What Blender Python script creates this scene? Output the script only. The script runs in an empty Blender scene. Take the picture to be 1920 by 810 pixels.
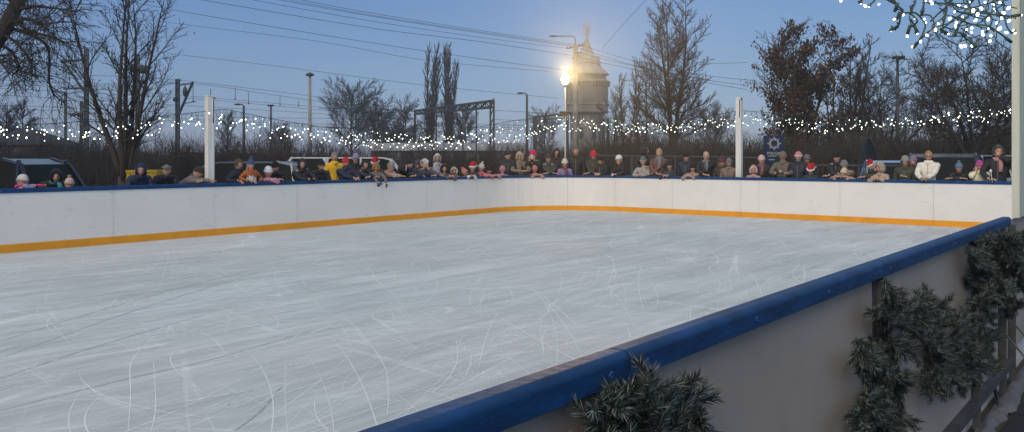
import bpy, bmesh, math, random
from mathutils import Vector, Matrix, noise
R = math.radians
F = 1573.0; EYE = 1.59; HZ = 297.0; CX = 960.0
RAIL = 1.08; GF = -0.03; GN = -0.42
scene = bpy.context.scene
col = scene.collection
rnd = random.Random(7)

def PX(x, y, Y):
    return Vector(((x-CX)/F*Y, Y, EYE-(y-HZ)/F*Y))

# ---------------------------------------------------------------- materials
_m = {}
def mat(name, rgb, rough=.6, metal=0., var=0., vscale=3., bump=0., bscale=20., emit=None, estr=0., spec=.5, coat=0., stretch=None, vdet=4.):
    if name in _m: return _m[name]
    m = bpy.data.materials.new(name); m.use_nodes = True
    nt = m.node_tree; b = nt.nodes['Principled BSDF']
    b.inputs['Base Color'].default_value = (*rgb, 1)
    b.inputs['Roughness'].default_value = rough; b.inputs['Metallic'].default_value = metal
    b.inputs['Specular IOR Level'].default_value = spec
    if coat: b.inputs['Coat Weight'].default_value = coat
    if emit:
        b.inputs['Emission Color'].default_value = (*emit, 1); b.inputs['Emission Strength'].default_value = estr
    vec = None
    if var or bump:
        tc = nt.nodes.new('ShaderNodeTexCoord'); mp = nt.nodes.new('ShaderNodeMapping')
        nt.links.new(tc.outputs['Object'], mp.inputs['Vector'])
        if stretch: mp.inputs['Scale'].default_value = stretch
        vec = mp.outputs['Vector']
    if var:
        n = nt.nodes.new('ShaderNodeTexNoise'); n.inputs['Scale'].default_value = vscale; n.inputs['Detail'].default_value = vdet
        nt.links.new(vec, n.inputs['Vector'])
        r = nt.nodes.new('ShaderNodeValToRGB')
        lo = tuple(max(0, c*(1-var)) for c in rgb); hi = tuple(min(1, c*(1+var)) for c in rgb)
        r.color_ramp.elements[0].position = .3; r.color_ramp.elements[0].color = (*lo, 1)
        r.color_ramp.elements[1].position = .7; r.color_ramp.elements[1].color = (*hi, 1)
        nt.links.new(n.outputs['Fac'], r.inputs['Fac']); nt.links.new(r.outputs['Color'], b.inputs['Base Color'])
    if bump:
        n2 = nt.nodes.new('ShaderNodeTexNoise'); n2.inputs['Scale'].default_value = bscale; n2.inputs['Detail'].default_value = 5
        nt.links.new(vec, n2.inputs['Vector'])
        bp = nt.nodes.new('ShaderNodeBump'); bp.inputs['Strength'].default_value = bump; bp.inputs['Distance'].default_value = .02
        nt.links.new(n2.outputs['Fac'], bp.inputs['Height']); nt.links.new(bp.outputs['Normal'], b.inputs['Normal'])
    _m[name] = m
    return m

# ---------------------------------------------------------------- mesh builder
class MB:
    def __init__(s): s.v = []; s.f = []; s.mi = []; s.m = 0; s.sm = []; s.smooth = False; s.T = None
    def add(s, vs, fs):
        o = len(s.v)
        if s.T is not None: vs = [s.T @ Vector(p) for p in vs]
        s.v.extend([tuple(p) for p in vs]); s.f.extend([tuple(i+o for i in f) for f in fs])
        s.mi.extend([s.m]*len(fs)); s.sm.extend([s.smooth]*len(fs)); return s
    def box(s, c, d, rot=0, M=None):
        x, y, z = d[0]/2, d[1]/2, d[2]/2
        vs = [Vector((i*x, j*y, k*z)) for k in (-1, 1) for j in (-1, 1) for i in (-1, 1)]
        if M is None: M = Matrix.Rotation(rot, 3, 'Z')
        vs = [M @ p + Vector(c) for p in vs]
        return s.add(vs, [(0,2,3,1), (4,5,7,6), (0,1,5,4), (2,6,7,3), (0,4,6,2), (1,3,7,5)])
    def tube(s, pts, rad, n=6, caps=True):
        pts = [Vector(p) for p in pts]; k = len(pts)
        if not hasattr(rad, '__len__'): rad = [rad]*k
        vs = []; fs = []; up = None
        for i in range(k):
            d = (pts[min(i+1, k-1)]-pts[max(i-1, 0)])
            if d.length < 1e-9: d = Vector((0,0,1))
            d.normalize()
            if up is None: up = d.orthogonal().normalized()
            else:
                up = up - d*up.dot(d)
                up = up.normalized() if up.length > 1e-6 else d.orthogonal().normalized()
            w = d.cross(up)
            for j in range(n):
                a = 2*math.pi*j/n
                vs.append(pts[i] + (up*math.cos(a)+w*math.sin(a))*rad[i])
        for i in range(k-1):
            for j in range(n):
                a = i*n+j; b = i*n+(j+1) % n
                fs.append((a, b, b+n, a+n))
        if caps and n > 3:
            fs.append(tuple(range(n))[::-1]); fs.append(tuple((k-1)*n+j for j in range(n)))
        return s.add(vs, fs)
    def ell(s, c, r, nu=10, nv=7, M=None):
        vs = []; fs = []
        for i in range(nv+1):
            t = math.pi*i/nv
            for j in range(nu):
                a = 2*math.pi*j/nu
                p = Vector((r[0]*math.sin(t)*math.cos(a), r[1]*math.sin(t)*math.sin(a), r[2]*math.cos(t)))
                if M is not None: p = M @ p
                vs.append(p+Vector(c))
        for i in range(nv):
            for j in range(nu):
                a = i*nu+j; b = i*nu+(j+1) % nu
                fs.append((a, a+nu, b+nu, b))
        return s.add(vs, fs)
    def lathe(s, prof, n=16, c=(0,0,0), sy=1., caps=True):
        vs = []; fs = []; k = len(prof)
        for r, z in prof:
            for j in range(n):
                a = 2*math.pi*j/n
                vs.append((c[0]+r*math.cos(a), c[1]+r*sy*math.sin(a), c[2]+z))
        for i in range(k-1):
            for j in range(n):
                a = i*n+j; b = i*n+(j+1) % n
                fs.append((a, b, b+n, a+n))
        if caps:
            fs.append(tuple(range(n))[::-1]); fs.append(tuple((k-1)*n+j for j in range(n)))
        return s.add(vs, fs)
    def sweep(s, path, sect):
        """path: list of (point, lateral unit vector); sect: (offset,z) loop"""
        vs = []; fs = []; n = len(sect); k = len(path)
        for p, w in path:
            for o, z in sect: vs.append((p[0]+w[0]*o, p[1]+w[1]*o, z))
        for i in range(k-1):
            for j in range(n):
                a = i*n+j; b = i*n+(j+1) % n
                fs.append((a, b, b+n, a+n))
        fs.append(tuple(range(n))[::-1]); fs.append(tuple((k-1)*n+j for j in range(n)))
        return s.add(vs, fs)
    def mesh(s, name, mats):
        me = bpy.data.meshes.new(name); me.from_pydata(s.v, [], s.f)
        for m in (mats if isinstance(mats, (list, tuple)) else [mats]): me.materials.append(m)
        me.polygons.foreach_set('material_index', s.mi); me.polygons.foreach_set('use_smooth', s.sm)
        me.update(); return me
    def build(s, name, mats, parent=None, fix=True):
        me = s.mesh(name, mats)
        if fix and len(me.polygons) < 60000:
            bm = bmesh.new(); bm.from_mesh(me); bmesh.ops.recalc_face_normals(bm, faces=bm.faces); bm.to_mesh(me); bm.free()
        o = bpy.data.objects.new(name, me); col.objects.link(o)
        if parent: o.parent = parent
        return o

def tag(o, label=None, cat=None, group=None, kind=None):
    if label: o['label'] = label
    if cat: o['category'] = cat
    if group: o['group'] = group
    if kind: o['kind'] = kind
    return o
def empty(name, loc, label, cat, group=None, rz=0):
    o = bpy.data.objects.new(name, None); col.objects.link(o); o.location = loc; o.rotation_euler.z = rz
    o.empty_display_size = .1
    return tag(o, label, cat, group)
def struct(name, mb, m, fix=True):
    o = mb.build(name, m, None, fix); o['kind'] = 'structure'; return o

# ---------------------------------------------------------------- camera
cam = bpy.data.objects.new('camera', bpy.data.cameras.new('camera')); col.objects.link(cam)
cam.location = (0, 0, EYE); cam.rotation_euler = (R(90), 0, 0)
cam.data.sensor_width = 36; cam.data.lens = 36*F/1920; cam.data.shift_y = -(405-HZ)/1920
cam.data.clip_start = .05; cam.data.clip_end = 2500
scene.camera = cam

# ---------------------------------------------------------------- light
SUN_EL = R(30); TOSUN = Vector((-.39, -.92, 0)).normalized()
w = bpy.data.worlds.new('World'); scene.world = w; w.use_nodes = True
nt = w.node_tree; nt.nodes.clear()
out = nt.nodes.new('ShaderNodeOutputWorld'); add = nt.nodes.new('ShaderNodeAddShader')
sky = nt.nodes.new('ShaderNodeTexSky'); sky.sky_type = 'NISHITA'; sky.sun_disc = False
sky.sun_elevation = SUN_EL; sky.sun_rotation = math.atan2(TOSUN.x, TOSUN.y)
sky.air_density = 1.5; sky.dust_density = .3; sky.ozone_density = 3
b1 = nt.nodes.new('ShaderNodeBackground'); b1.inputs['Strength'].default_value = .05
b2 = nt.nodes.new('ShaderNodeBackground'); b2.inputs['Strength'].default_value = 1.0
tn = nt.nodes.new('ShaderNodeMix'); tn.data_type = 'RGBA'; tn.blend_type = 'MULTIPLY'; tn.inputs[0].default_value = 1; tn.inputs[7].default_value = (.66, .78, .90, 1)
nt.links.new(sky.outputs[0], tn.inputs[6]); nt.links.new(tn.outputs[2], b1.inputs['Color'])
tc = nt.nodes.new('ShaderNodeTexCoord'); sx = nt.nodes.new('ShaderNodeSeparateXYZ')
nt.links.new(tc.outputs['Generated'], sx.inputs[0])
nz = nt.nodes.new('ShaderNodeTexNoise'); nz.inputs['Scale'].default_value = 1.6; nz.inputs['Detail'].default_value = 5
mp = nt.nodes.new('ShaderNodeMapping'); mp.inputs['Scale'].default_value = (1, 1, 3.5)
nt.links.new(tc.outputs['Generated'], mp.inputs[0]); nt.links.new(mp.outputs[0], nz.inputs['Vector'])
ma = nt.nodes.new('ShaderNodeMath'); ma.operation = 'MULTIPLY_ADD'; ma.inputs[1].default_value = .10; ma.inputs[2].default_value = -.05
nt.links.new(nz.outputs['Fac'], ma.inputs[0])
mb_ = nt.nodes.new('ShaderNodeMath'); mb_.operation = 'ADD'
nt.links.new(sx.outputs['Z'], mb_.inputs[0]); nt.links.new(ma.outputs[0], mb_.inputs[1])
cr = nt.nodes.new('ShaderNodeValToRGB'); e = cr.color_ramp.elements
SKY = [(0, (.075, .115, .29)), (.06, (.065, .118, .325)), (.11, (.048, .098, .30)), (.20, (.008, .045, .22)), (.38, (.26, .315, .33)), (1, (.36, .39, .385))]
e[0].position, e[0].color = SKY[0][0], (*SKY[0][1], 1); e[1].position, e[1].color = 1, (*SKY[-1][1], 1)
for p, c in SKY[1:-1]:
    q = e.new(p); q.color = (*c, 1)
nt.links.new(mb_.outputs[0], cr.inputs['Fac']); nt.links.new(cr.outputs['Color'], b2.inputs['Color'])
nt.links.new(b1.outputs[0], add.inputs[0]); nt.links.new(b2.outputs[0], add.inputs[1]); nt.links.new(add.outputs[0], out.inputs['Surface'])
sl = bpy.data.lights.new('sun', 'SUN'); sl.energy = 1.40; sl.angle = R(25); sl.color = (1, .77, .52)
so = bpy.data.objects.new('sun', sl); col.objects.link(so)
dirv = (TOSUN*math.cos(SUN_EL) + Vector((0, 0, math.sin(SUN_EL))))
so.rotation_euler = dirv.to_track_quat('Z', 'Y').to_euler()
scene.view_settings.view_transform = 'Standard'; scene.view_settings.look = 'None'; scene.view_settings.exposure = .22
scene.render.resolution_x = 1024; scene.render.resolution_y = 432

# ---------------------------------------------------------------- rink plan
A0 = Vector((-8.58, 14.05)); DA = Vector((1, 1.335)).normalized()
B0 = Vector((8.25, 21.1)); DB = Vector((1, -.83)).normalized()
C = Vector((1.13, 27.0))
NB0 = Vector((-.308, 1.564)); DN = Vector((1, 1.261)).normalized()
def fillet(c, d_in, d_out, T, n=14):
    """quadratic-free circular-ish blend between tangent points"""
    p0 = c - d_in*T; p1 = c + d_out*T
    ang = math.acos(max(-1, min(1, d_in.dot(d_out)))); r = T/math.tan(ang/2)
    nrm = Vector((d_in.y, -d_in.x))
    if nrm.dot(d_out) < 0: nrm = -nrm
    cen = p0 + nrm*r; pts = []
    sgn = -1 if (d_in.x*d_out.y-d_in.y*d_out.x) < 0 else 1
    for i in range(n+1):
        a = sgn*ang*i/n; v = p0-cen
        pts.append(cen + Vector((v.x*math.cos(a)-v.y*math.sin(a), v.x*math.sin(a)+v.y*math.cos(a))))
    return pts
far = [A0 - DA*9, A0 - DA*4] + fillet(C, DA, DB, 2.9)
# right end meets near boards
def isect(p, d, q, e_):
    den = d.x*e_.y-d.y*e_.x; t = ((q.x-p.x)*e_.y-(q.y-p.y)*e_.x)/den; return p+d*t
C2 = isect(B0, DB, NB0, DN)
far += fillet(C2, DB, -DN, 1.6, 8)
FAR = far
def outward(i_dir): return Vector((-i_dir.y, i_dir.x))
def wall_hit(px):
    d = Vector(((px-CX)/F, 1.0))
    best = None
    for i in range(len(FAR)-1):
        a, b = FAR[i], FAR[i+1]; e_ = b-a
        den = d.x*e_.y-d.y*e_.x
        if abs(den) < 1e-9: continue
        t = (a.x*e_.y-a.y*e_.x)/den; u = (a.x*d.y-a.y*d.x)/den
        if -1e-6 <= u <= 1+1e-6 and t > 0:
            n = outward(e_.normalized())
            if n.dot(d) > 0 and (best is None or t > best[3]): best = (d*t, e_.normalized(), n, t, i+u)
    return best
def far_path(s0, s1, step=1.0):
    """polyline param (index+frac) -> path of (pt, outward normal)"""
    ks = [s0] + [k for k in range(int(math.floor(s0))+1, int(math.ceil(s1))) if k > s0+1e-4 and k < s1-1e-4] + [s1]
    out_ = []
    for k in ks:
        i = min(int(k), len(FAR)-2); f = k-i; p = FAR[i].lerp(FAR[i+1], f)
        d0 = (FAR[i+1]-FAR[i]).normalized()
        if f < 1e-6 and i > 0: d0 = (d0+(FAR[i]-FAR[i-1]).normalized()).normalized()
        out_.append((p, outward(d0)))
    return out_

# ---------------------------------------------------------------- ground
gm = MB(); xs = [-500, -200, -80, -40, -25] + [i*1.5 for i in range(-12, 15)] + [25, 40, 80, 200, 500]
ys = [-60, -20, -8, -4] + [i*.8 for i in range(-3, 40)] + [36, 42, 50, 70, 110, 200, 400, 800]
def gh(x, y):
    t = max(0, min(1, (y-10.5)/4.0)); t = t*t*(3-2*t)
    return GN+(GF-GN)*t
vs = [(x, y, gh(x, y)) for y in ys for x in xs]; nx = len(xs)
gm.smooth = True
gm.add(vs, [(j*nx+i, j*nx+i+1, (j+1)*nx+i+1, (j+1)*nx+i) for j in range(len(ys)-1) for i in range(nx-1)])
m_ground = mat('trodden_ground', (.045, .042, .036), .9, var=.45, vscale=.35, bump=.6, bscale=6, vdet=8)
struct('ground', gm, m_ground)
# black rubber matting outside the near boards with snow swept against the frame
NO = Vector((DN.y, -DN.x))   # outward normal of near boards
def nb(t, off=0., z=0.):
    p = NB0 + DN*t + NO*off; return Vector((p.x, p.y, z))
mm = MB(); mm.sweep([(nb(-2.5), NO), (nb(12), NO)], [(.20, GN+.004), (4, GN+.004), (4, GN+.018), (.20, GN+.018)])
struct('rubber_matting', mm, mat('black_rubber', (.014, .014, .016), .75, var=.4, vscale=5, bump=.8, bscale=60))

# ---------------------------------------------------------------- ice
poly = [p for p in FAR] + [NB0 - DN*6, Vector((A0-DA*9).to_tuple()) + Vector((0, -2))]
im = MB(); n = len(poly)
im.add([(p.x, p.y, 0) for p in poly] + [(p.x, p.y, -.5) for p in poly], [tuple(range(n)), tuple(range(n, 2*n))[::-1]] + [(i, (i+1) % n, (i+1) % n+n, i+n) for i in range(n)])
def ice_material():
    m = bpy.data.materials.new('resurfaced_ice'); m.use_nodes = True; nt = m.node_tree; b = nt.nodes['Principled BSDF']
    N = nt.nodes.new; L = nt.links.new
    tc = N('ShaderNodeTexCoord'); rot = N('ShaderNodeMapping'); rot.inputs['Rotation'].default_value = (0, 0, -math.atan2(DA.y, DA.x)); rot.vector_type = 'POINT'
    L(tc.outputs['Object'], rot.inputs[0])
    def nz(scale, sc, det=5, dist=0., src=None, rough=.55):
        mp = N('ShaderNodeMapping'); mp.inputs['Scale'].default_value = sc; L(src or rot.outputs[0], mp.inputs[0])
        n = N('ShaderNodeTexNoise'); n.inputs['Scale'].default_value = scale; n.inputs['Detail'].default_value = det
        n.inputs['Distortion'].default_value = dist; n.inputs['Roughness'].default_value = rough
        L(mp.outputs[0], n.inputs['Vector']); return n.outputs['Fac']
    def rg(src, lo, hi, a, bb):
        r = N('ShaderNodeMapRange'); r.inputs[1].default_value = lo; r.inputs[2].default_value = hi; r.inputs[3].default_value = a; r.inputs[4].default_value = bb
        L(src, r.inputs[0]); return r.outputs[0]
    def op(o, a, bb):
        r = N('ShaderNodeMath'); r.operation = o
        for i, q in enumerate((a, bb)):
            if isinstance(q, (int, float)): r.inputs[i].default_value = q
            else: L(q, r.inputs[i])
        return r.outputs[0]
    broad = rg(nz(.35, (1, 1, 1), 4, .6), .3, .7, -.05, .05)
    patch = rg(nz(1.0, (.35, 1.6, 1), 5, 1.0), .35, .7, -.07, .07)
    streak = rg(nz(7, (.07, 1, 1), 6, .4), .3, .7, -.06, .07)
    # fine scratches in several directions: zero-crossings of stretched noise
    tot = op('ADD', op('ADD', broad, patch), streak)
    for k, (ang, sc, wdt, amp) in enumerate([(10, 1.1, .012, .10), (-22, .8, .010, .10), (48, .9, .010, .08), (96, .7, .009, .09), (-60, .9, .009, .07), (24, 1.5, .010, .07)]):
        r2 = N('ShaderNodeMapping'); r2.inputs['Rotation'].default_value = (0, 0, R(ang)); r2.inputs['Location'].default_value = (k*13.7, k*5.1, 0); L(rot.outputs[0], r2.inputs[0])
        f = nz(sc, (.10, 1.3, 1), 2, .5, r2.outputs[0], .4)
        d = op('ABSOLUTE', op('SUBTRACT', f, .5), 0)
        line = rg(d, 0, wdt*.6, 1, 0)
        r2b = nz(1.3, (1, 1, 1), 3, 0, r2.outputs[0])
        gate = rg(r2b, .42, .55, 0, 1)
        tot = op('ADD', tot, op('MULTIPLY', op('MULTIPLY', line, gate), amp*1.5))
    speck = rg(nz(60, (1, 1, 1), 3), .66, .8, 0, .16)
    gate = rg(nz(.9, (1, 1, 1), 3), .5, .65, 0, 1)
    tot = op('ADD', tot, op('MULTIPLY', speck, gate))
    val = op('ADD', tot, .585)
    tint = rg(nz(.18, (1, 1, 1), 2), .38, .62, 0, 1)
    mixc = N('ShaderNodeMix'); mixc.data_type = 'RGBA'; mixc.inputs[6].default_value = (.97, 1.04, 1.07, 1); mixc.inputs[7].default_value = (1.01, 1.01, 1.05, 1); L(tint, mixc.inputs[0])
    mu = N('ShaderNodeVectorMath'); mu.operation = 'SCALE'; L(mixc.outputs[2], mu.inputs[0]); L(val, mu.inputs['Scale'])
    L(mu.outputs[0], b.inputs['Base Color'])
    L(rg(tot, -.1, .2, .5, .75), b.inputs['Roughness'])
    b.inputs['Specular IOR Level'].default_value = .2
    bp = N('ShaderNodeBump'); bp.inputs['Strength'].default_value = .25; bp.inputs['Distance'].default_value = .01
    L(tot, bp.inputs['Height']); L(bp.outputs[0], b.inputs['Normal'])
    return m
m_ice = ice_material()
m_mark = mat('white_skate_cut', (.84, .86, .88), .8)
m_mark2 = mat('faint_skate_cut', (.79, .82, .85), .7)
m_dark = mat('wet_dark_groove', (.33, .36, .40), .4)
# skate cuts as thin ribbons of shaved ice lying on the sheet
def ribbon(pts, wd, z=.0015):
    vs = []; k = len(pts)
    for i, p in enumerate(pts):
        d = (pts[min(i+1, k-1)]-pts[max(i-1, 0)]); d = d.normalized() if d.length > 0 else Vector((1, 0))
        q = Vector((-d.y, d.x)); t = i/(k-1); ww = wd*(.25+.75*math.sin(math.pi*min(1, max(0, t)))**.5)*(.75+.5*rnd.random())
        vs += [(p.x+q.x*ww/2, p.y+q.y*ww/2, z), (p.x-q.x*ww/2, p.y-q.y*ww/2, z)]
    im.add(vs, [(2*i, 2*i+1, 2*i+3, 2*i+2) for i in range(k-1)])
def gp(x, y):
    Y = EYE*F/(y-HZ); return Vector(((x-CX)/F*Y, Y))
def inside(p, mrg=.15):
    a = (p-A0); sa = a.dot(Vector((DA.y, -DA.x))); b_ = (p-B0).dot(Vector((DB.y, -DB.x))); nn = (p-NB0).dot(-NO)
    cc = (C-p).length
    return sa > mrg and b_ > mrg and nn > mrg and cc > 2.0
def smooth_path(cps, n=14):
    out_ = []; c = [cps[0]]+list(cps)+[cps[-1]]
    for i in range(1, len(c)-2):
        for j in range(n):
            t = j/n; p0, p1, p2, p3 = c[i-1], c[i], c[i+1], c[i+2]
            out_.append(.5*((2*p1)+(p2-p0)*t+(2*p0-5*p1+4*p2-p3)*t*t+(3*p1-p0-3*p2+p3)*t**3))
    out_.append(c[-2]); return out_
marks_px = [  # traced prominent cuts (photo pixels) , width m
 ([(318,598),(295,625),(255,665),(244,690),(245,740),(240,810)], .013), ([(288,680),(292,760),(283,810)], .011),
 ([(600,585),(650,600),(690,640),(722,690),(728,740),(726,780)], .012), ([(340,640),(320,670),(330,695),(350,710)], .012),
 ([(375,620),(405,640),(424,665)], .012), ([(730,580),(738,600),(700,620),(650,655)], .010),
 ([(560,580),(610,600),(640,612),(660,650)], .009), ([(855,635),(858,670),(840,710),(790,750),(700,810)], .012),
 ([(885,660),(880,690),(865,715)], .010), ([(1130,560),(1050,600),(1020,625),(1020,670)], .011), ([(1095,560),(1140,530),(1150,490),(1125,470)], .014),
 ([(1125,500),(1115,530),(1070,560),(1010,600)], .012), ([(1010,480),(1050,510),(1045,560),(1015,600),(1018,660)], .010),
 ([(1150,545),(1175,585),(1185,600)], .010), ([(1215,520),(1230,545),(1232,570),(1210,590)], .011), ([(1300,505),(1330,490),(1370,470),(1440,455)], .014),
 ([(1330,510),(1350,530),(1340,560)], .010), ([(1340,500),(1370,530),(1365,555)], .010), ([(1400,510),(1420,530),(1415,545)], .010),
 ([(780,460),(830,440),(960,425),(1010,430)], .018), ([(870,475),(920,480),(960,500)], .014), ([(620,560),(700,545),(780,535),(905,530)], .012),
 ([(30,740),(200,742),(260,735),(420,725)], .010), ([(0,805),(180,780),(360,770),(520,740)], .010), ([(200,800),(330,785),(480,745),(600,720),(760,680)], .011),
 ([(490,760),(560,745),(640,720),(740,690),(900,660)], .012), ([(560,800),(640,745),(690,705),(765,690)], .010), ([(630,680),(560,700),(450,735),(300,760)], .008),
 ([(590,560),(615,590),(680,600),(760,595)], .008), ([(270,455),(310,470),(315,485),(295,545)], .010), ([(520,500),(515,520),(540,545),(600,560),(650,560)], .012),
 ([(15,590),(20,575),(45,560)], .008), ([(75,570),(70,590),(95,605),(140,655)], .009), ([(800,500),(870,505),(900,520),(880,560),(905,595)], .010),
 ([(545,650),(560,625),(600,620),(690,640)], .009), ([(420,585),(430,600),(420,625)], .010), ([(930,520),(905,550),(900,590)], .009),
 ([(1080,420),(1150,430),(1260,435)], .016), ([(1200,440),(1260,450),(1300,470),(1290,490)], .014), ([(1480,430),(1500,440),(1560,440),(1640,432)], .014)]
im.m = 1
for cps, wd in marks_px:
    pts = smooth_path([gp(*c) for c in cps]); pts = [p for p in pts if inside(p)]
    if len(pts) > 2: ribbon(pts, wd*.62)
# dark groove lines left by the resurfacer (roughly along the long side)
im.m = 3
for cps in [[(0, 640), (300, 550), (560, 485)], [(0, 672), (230, 590), (420, 530), (530, 495)], [(0, 770), (200, 720), (430, 665), (640, 602)], [(880, 805), (960, 790), (990, 760), (1035, 720)][:0],
            [(0, 710), (180, 650), (400, 585)], [(440, 808), (490, 770), (530, 722)]]:
    if cps:
        pts = smooth_path([gp(*c) for c in cps]); pts = [p for p in pts if inside(p)]; ribbon(pts, .016, .001)
# many random arcs
for k in range(2600):
    u = rnd.random(); Yc = 1.8+24*rnd.random()**.8; Xc = rnd.uniform(-.66, .6)*Yc
    p = Vector((Xc, Yc))
    a0 = rnd.uniform(0, 6.28); r_ = rnd.choice([rnd.uniform(.25, .9), rnd.uniform(1, 3.5), rnd.uniform(4, 30), rnd.uniform(6, 40)])
    if rnd.random() < .55:
        a0 = math.atan2(DA.y, DA.x)+rnd.gauss(0, .35)+rnd.choice([0, math.pi]); r_ = rnd.uniform(5, 40)
    L_ = rnd.uniform(.3, min(4.5, r_*3)); n_ = max(8, int(L_/.12)); sg = rnd.choice([-1, 1]); pts = []
    q = p.copy(); a = a0
    for i in range(n_):
        pts.append(q.copy()); q = q+Vector((math.cos(a), math.sin(a)))*L_/n_; a += sg*L_/n_/r_
    if all(inside(z_) for z_ in pts):
        im.m = 1 if rnd.random() < .3 else 2
        ribbon(pts, rnd.uniform(.0022, .0075)*(1+Yc/18), .0012+.0003*rnd.random())
# crumbs of shaved snow
im.m = 1
for k in range(60):
    Yc = 2.5+18*rnd.random(); c = Vector((rnd.uniform(-.6, .5)*Yc, Yc))
    if not inside(c, .4): continue
    for j in range(rnd.randint(6, 22)):
        p = c+Vector((rnd.gauss(0, .12), rnd.gauss(0, .05)+rnd.gauss(0, .05))); s_ = rnd.uniform(.003, .009)
        im.box((p.x, p.y, .002), (s_, s_*rnd.uniform(.6, 2), .004), rnd.random()*3)
ice = struct('ice', im, [m_ice, m_mark, m_mark2, m_dark])

# ---------------------------------------------------------------- rink boards
def white_board():
    m = mat('white_board_plastic', (.80, .785, .755), .42, var=.035, vscale=1.2, bump=.12, bscale=2.5, spec=.4)
    nt = m.node_tree; b = nt.nodes['Principled BSDF']
    # scuffs and puck marks
    src = b.inputs['Base Color'].links[0].from_socket
    tc = nt.nodes.new('ShaderNodeTexCoord'); mp = nt.nodes.new('ShaderNodeMapping'); mp.inputs['Scale'].default_value = (1, 1, 2.2)
    nt.links.new(tc.outputs['Object'], mp.inputs[0])
    n = nt.nodes.new('ShaderNodeTexNoise'); n.inputs['Scale'].default_value = 4.5; n.inputs['Detail'].default_value = 9; n.inputs['Roughness'].default_value = .7
    nt.links.new(mp.outputs[0], n.inputs['Vector'])
    r = nt.nodes.new('ShaderNodeMapRange'); r.inputs[1].default_value = .58; r.inputs[2].default_value = .72; r.inputs[3].default_value = 0; r.inputs[4].default_value = .34
    nt.links.new(n.outputs['Fac'], r.inputs[0])
    mx = nt.nodes.new('ShaderNodeMix'); mx.data_type = 'RGBA'; nt.links.new(r.outputs[0], mx.inputs[0]); nt.links.new(src, mx.inputs[6]); mx.inputs[7].default_value = (.42, .41, .40, 1)
    nt.links.new(mx.outputs[2], b.inputs['Base Color'])
    return m
m_board = white_board()
m_blue = mat('blue_cap_plastic', (.003, .046, .155), .6, var=.3, vscale=6, bump=.12, bscale=30, stretch=(1, 1, 3), spec=.3)
m_yel = mat('yellow_kick_plastic', (.80, .335, .010), .5, var=.07, vscale=3)
m_steel = mat('galvanised_steel', (.075, .08, .09), .6, .3, var=.25, vscale=9, bump=.1, bscale=40)
m_seam = mat('dark_joint', (.10, .10, .10), .8)
m_screw = mat('screw_zinc', (.35, .35, .34), .4, .8)
def rail_sect(w0, w1, z0, z1, b=.012):
    return [(w0, z0), (w1, z0), (w1, z1-b), (w1-b*.4, z1-b*.35), (w1-b, z1), (w0+b, z1), (w0+b*.4, z1-b*.35), (w0, z1-b)]
seams_px = [213, 402, 558, 690, 800, 893, 972, 1064, 1153, 1261, 1388, 1423, 1575, 1750]
S = [0.0] + [wall_hit(p)[4] for p in seams_px] + [wall_hit(1895)[4]+.01, float(len(FAR)-1)]
iA = 8
def build_board(root, s0, s1, curved_root_loc):
    P = far_path(s0, s1); d = root.location
    P = [((p[0]-d.x, p[1]-d.y), n_) for p, n_ in P]
    if len(P) < 3:
        (a, na), (b, nb_) = P[0], P[-1]
    g = .0025
    def trim(P):
        P = list(P); a, b = Vector(P[0][0]), Vector(P[1][0]); u = (b-a).normalized(); P[0] = (tuple(a+u*g), P[0][1])
        a, b = Vector(P[-1][0]), Vector(P[-2][0]); u = (b-a).normalized(); P[-1] = (tuple(a+u*g), P[-1][1]); return P
    PT = trim(P)
    m = MB(); m.sweep(PT, [(0, .14), (.014, .14), (.014, RAIL-.075), (0, RAIL-.075)])
    m.m = 1
    for (p, n_) in (PT[0], PT[-1]):
        o = Vector(PT[1][0])-Vector(PT[0][0]) if p is PT[0][0] else Vector(PT[-2][0])-Vector(PT[-1][0])
        o.normalize()
        for z in (.2, .35, .5, .65, .8, .95):
            q = Vector(p)+o*.035
            m.box((q.x-n_.x*.001, q.y-n_.y*.001, z), (.010, .010, .010), math.atan2(n_.y, n_.x))
    m.build('panel', [m_board, m_screw], root)
    k = MB(); k.sweep(PT, [(-.012, .0), (.010, .0), (.010, .139), (-.004, .139), (-.012, .132)]); k.build('kick_strip', m_yel, root)
    r = MB(); r.sweep(PT, rail_sect(-.018, .065, RAIL-.078, RAIL)); r.smooth = True
    r.build('cap_rail', m_blue, root)
    s_ = MB(); (p, n_) = P[-1]; ang = math.atan2(n_.y, n_.x)
    s_.box((p[0]+n_.x*.04, p[1]+n_.y*.04, .48), (.05, .06, 1.0), ang)
    s_.box((p[0]+n_.x*.022, p[1]+n_.y*.022, .55), (.006, .12, .95), ang)
    s_.build('steel_post', m_steel, root)
names = ['long left side', 'long left side']
lab1 = 'straight run of bluish white rink boards on the left with yellow kick strip'
lab2 = 'rounded corner of white rink boards in the middle of the far side'
lab3 = 'straight run of warm white rink boards on the right far side'
runs = [(0, 6, lab1), (6, 10, lab2), (10, len(S)-1, lab3)]
for a, b, lb in runs:
    p = far_path(S[a], S[b])[0][0]
    root = empty('rink_boards', (p.x, p.y, 0), lb, 'rink boards', 'runs of rink boards round the ice')
    for i in range(a, b): build_board(root, S[i], S[i+1], None)
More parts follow.
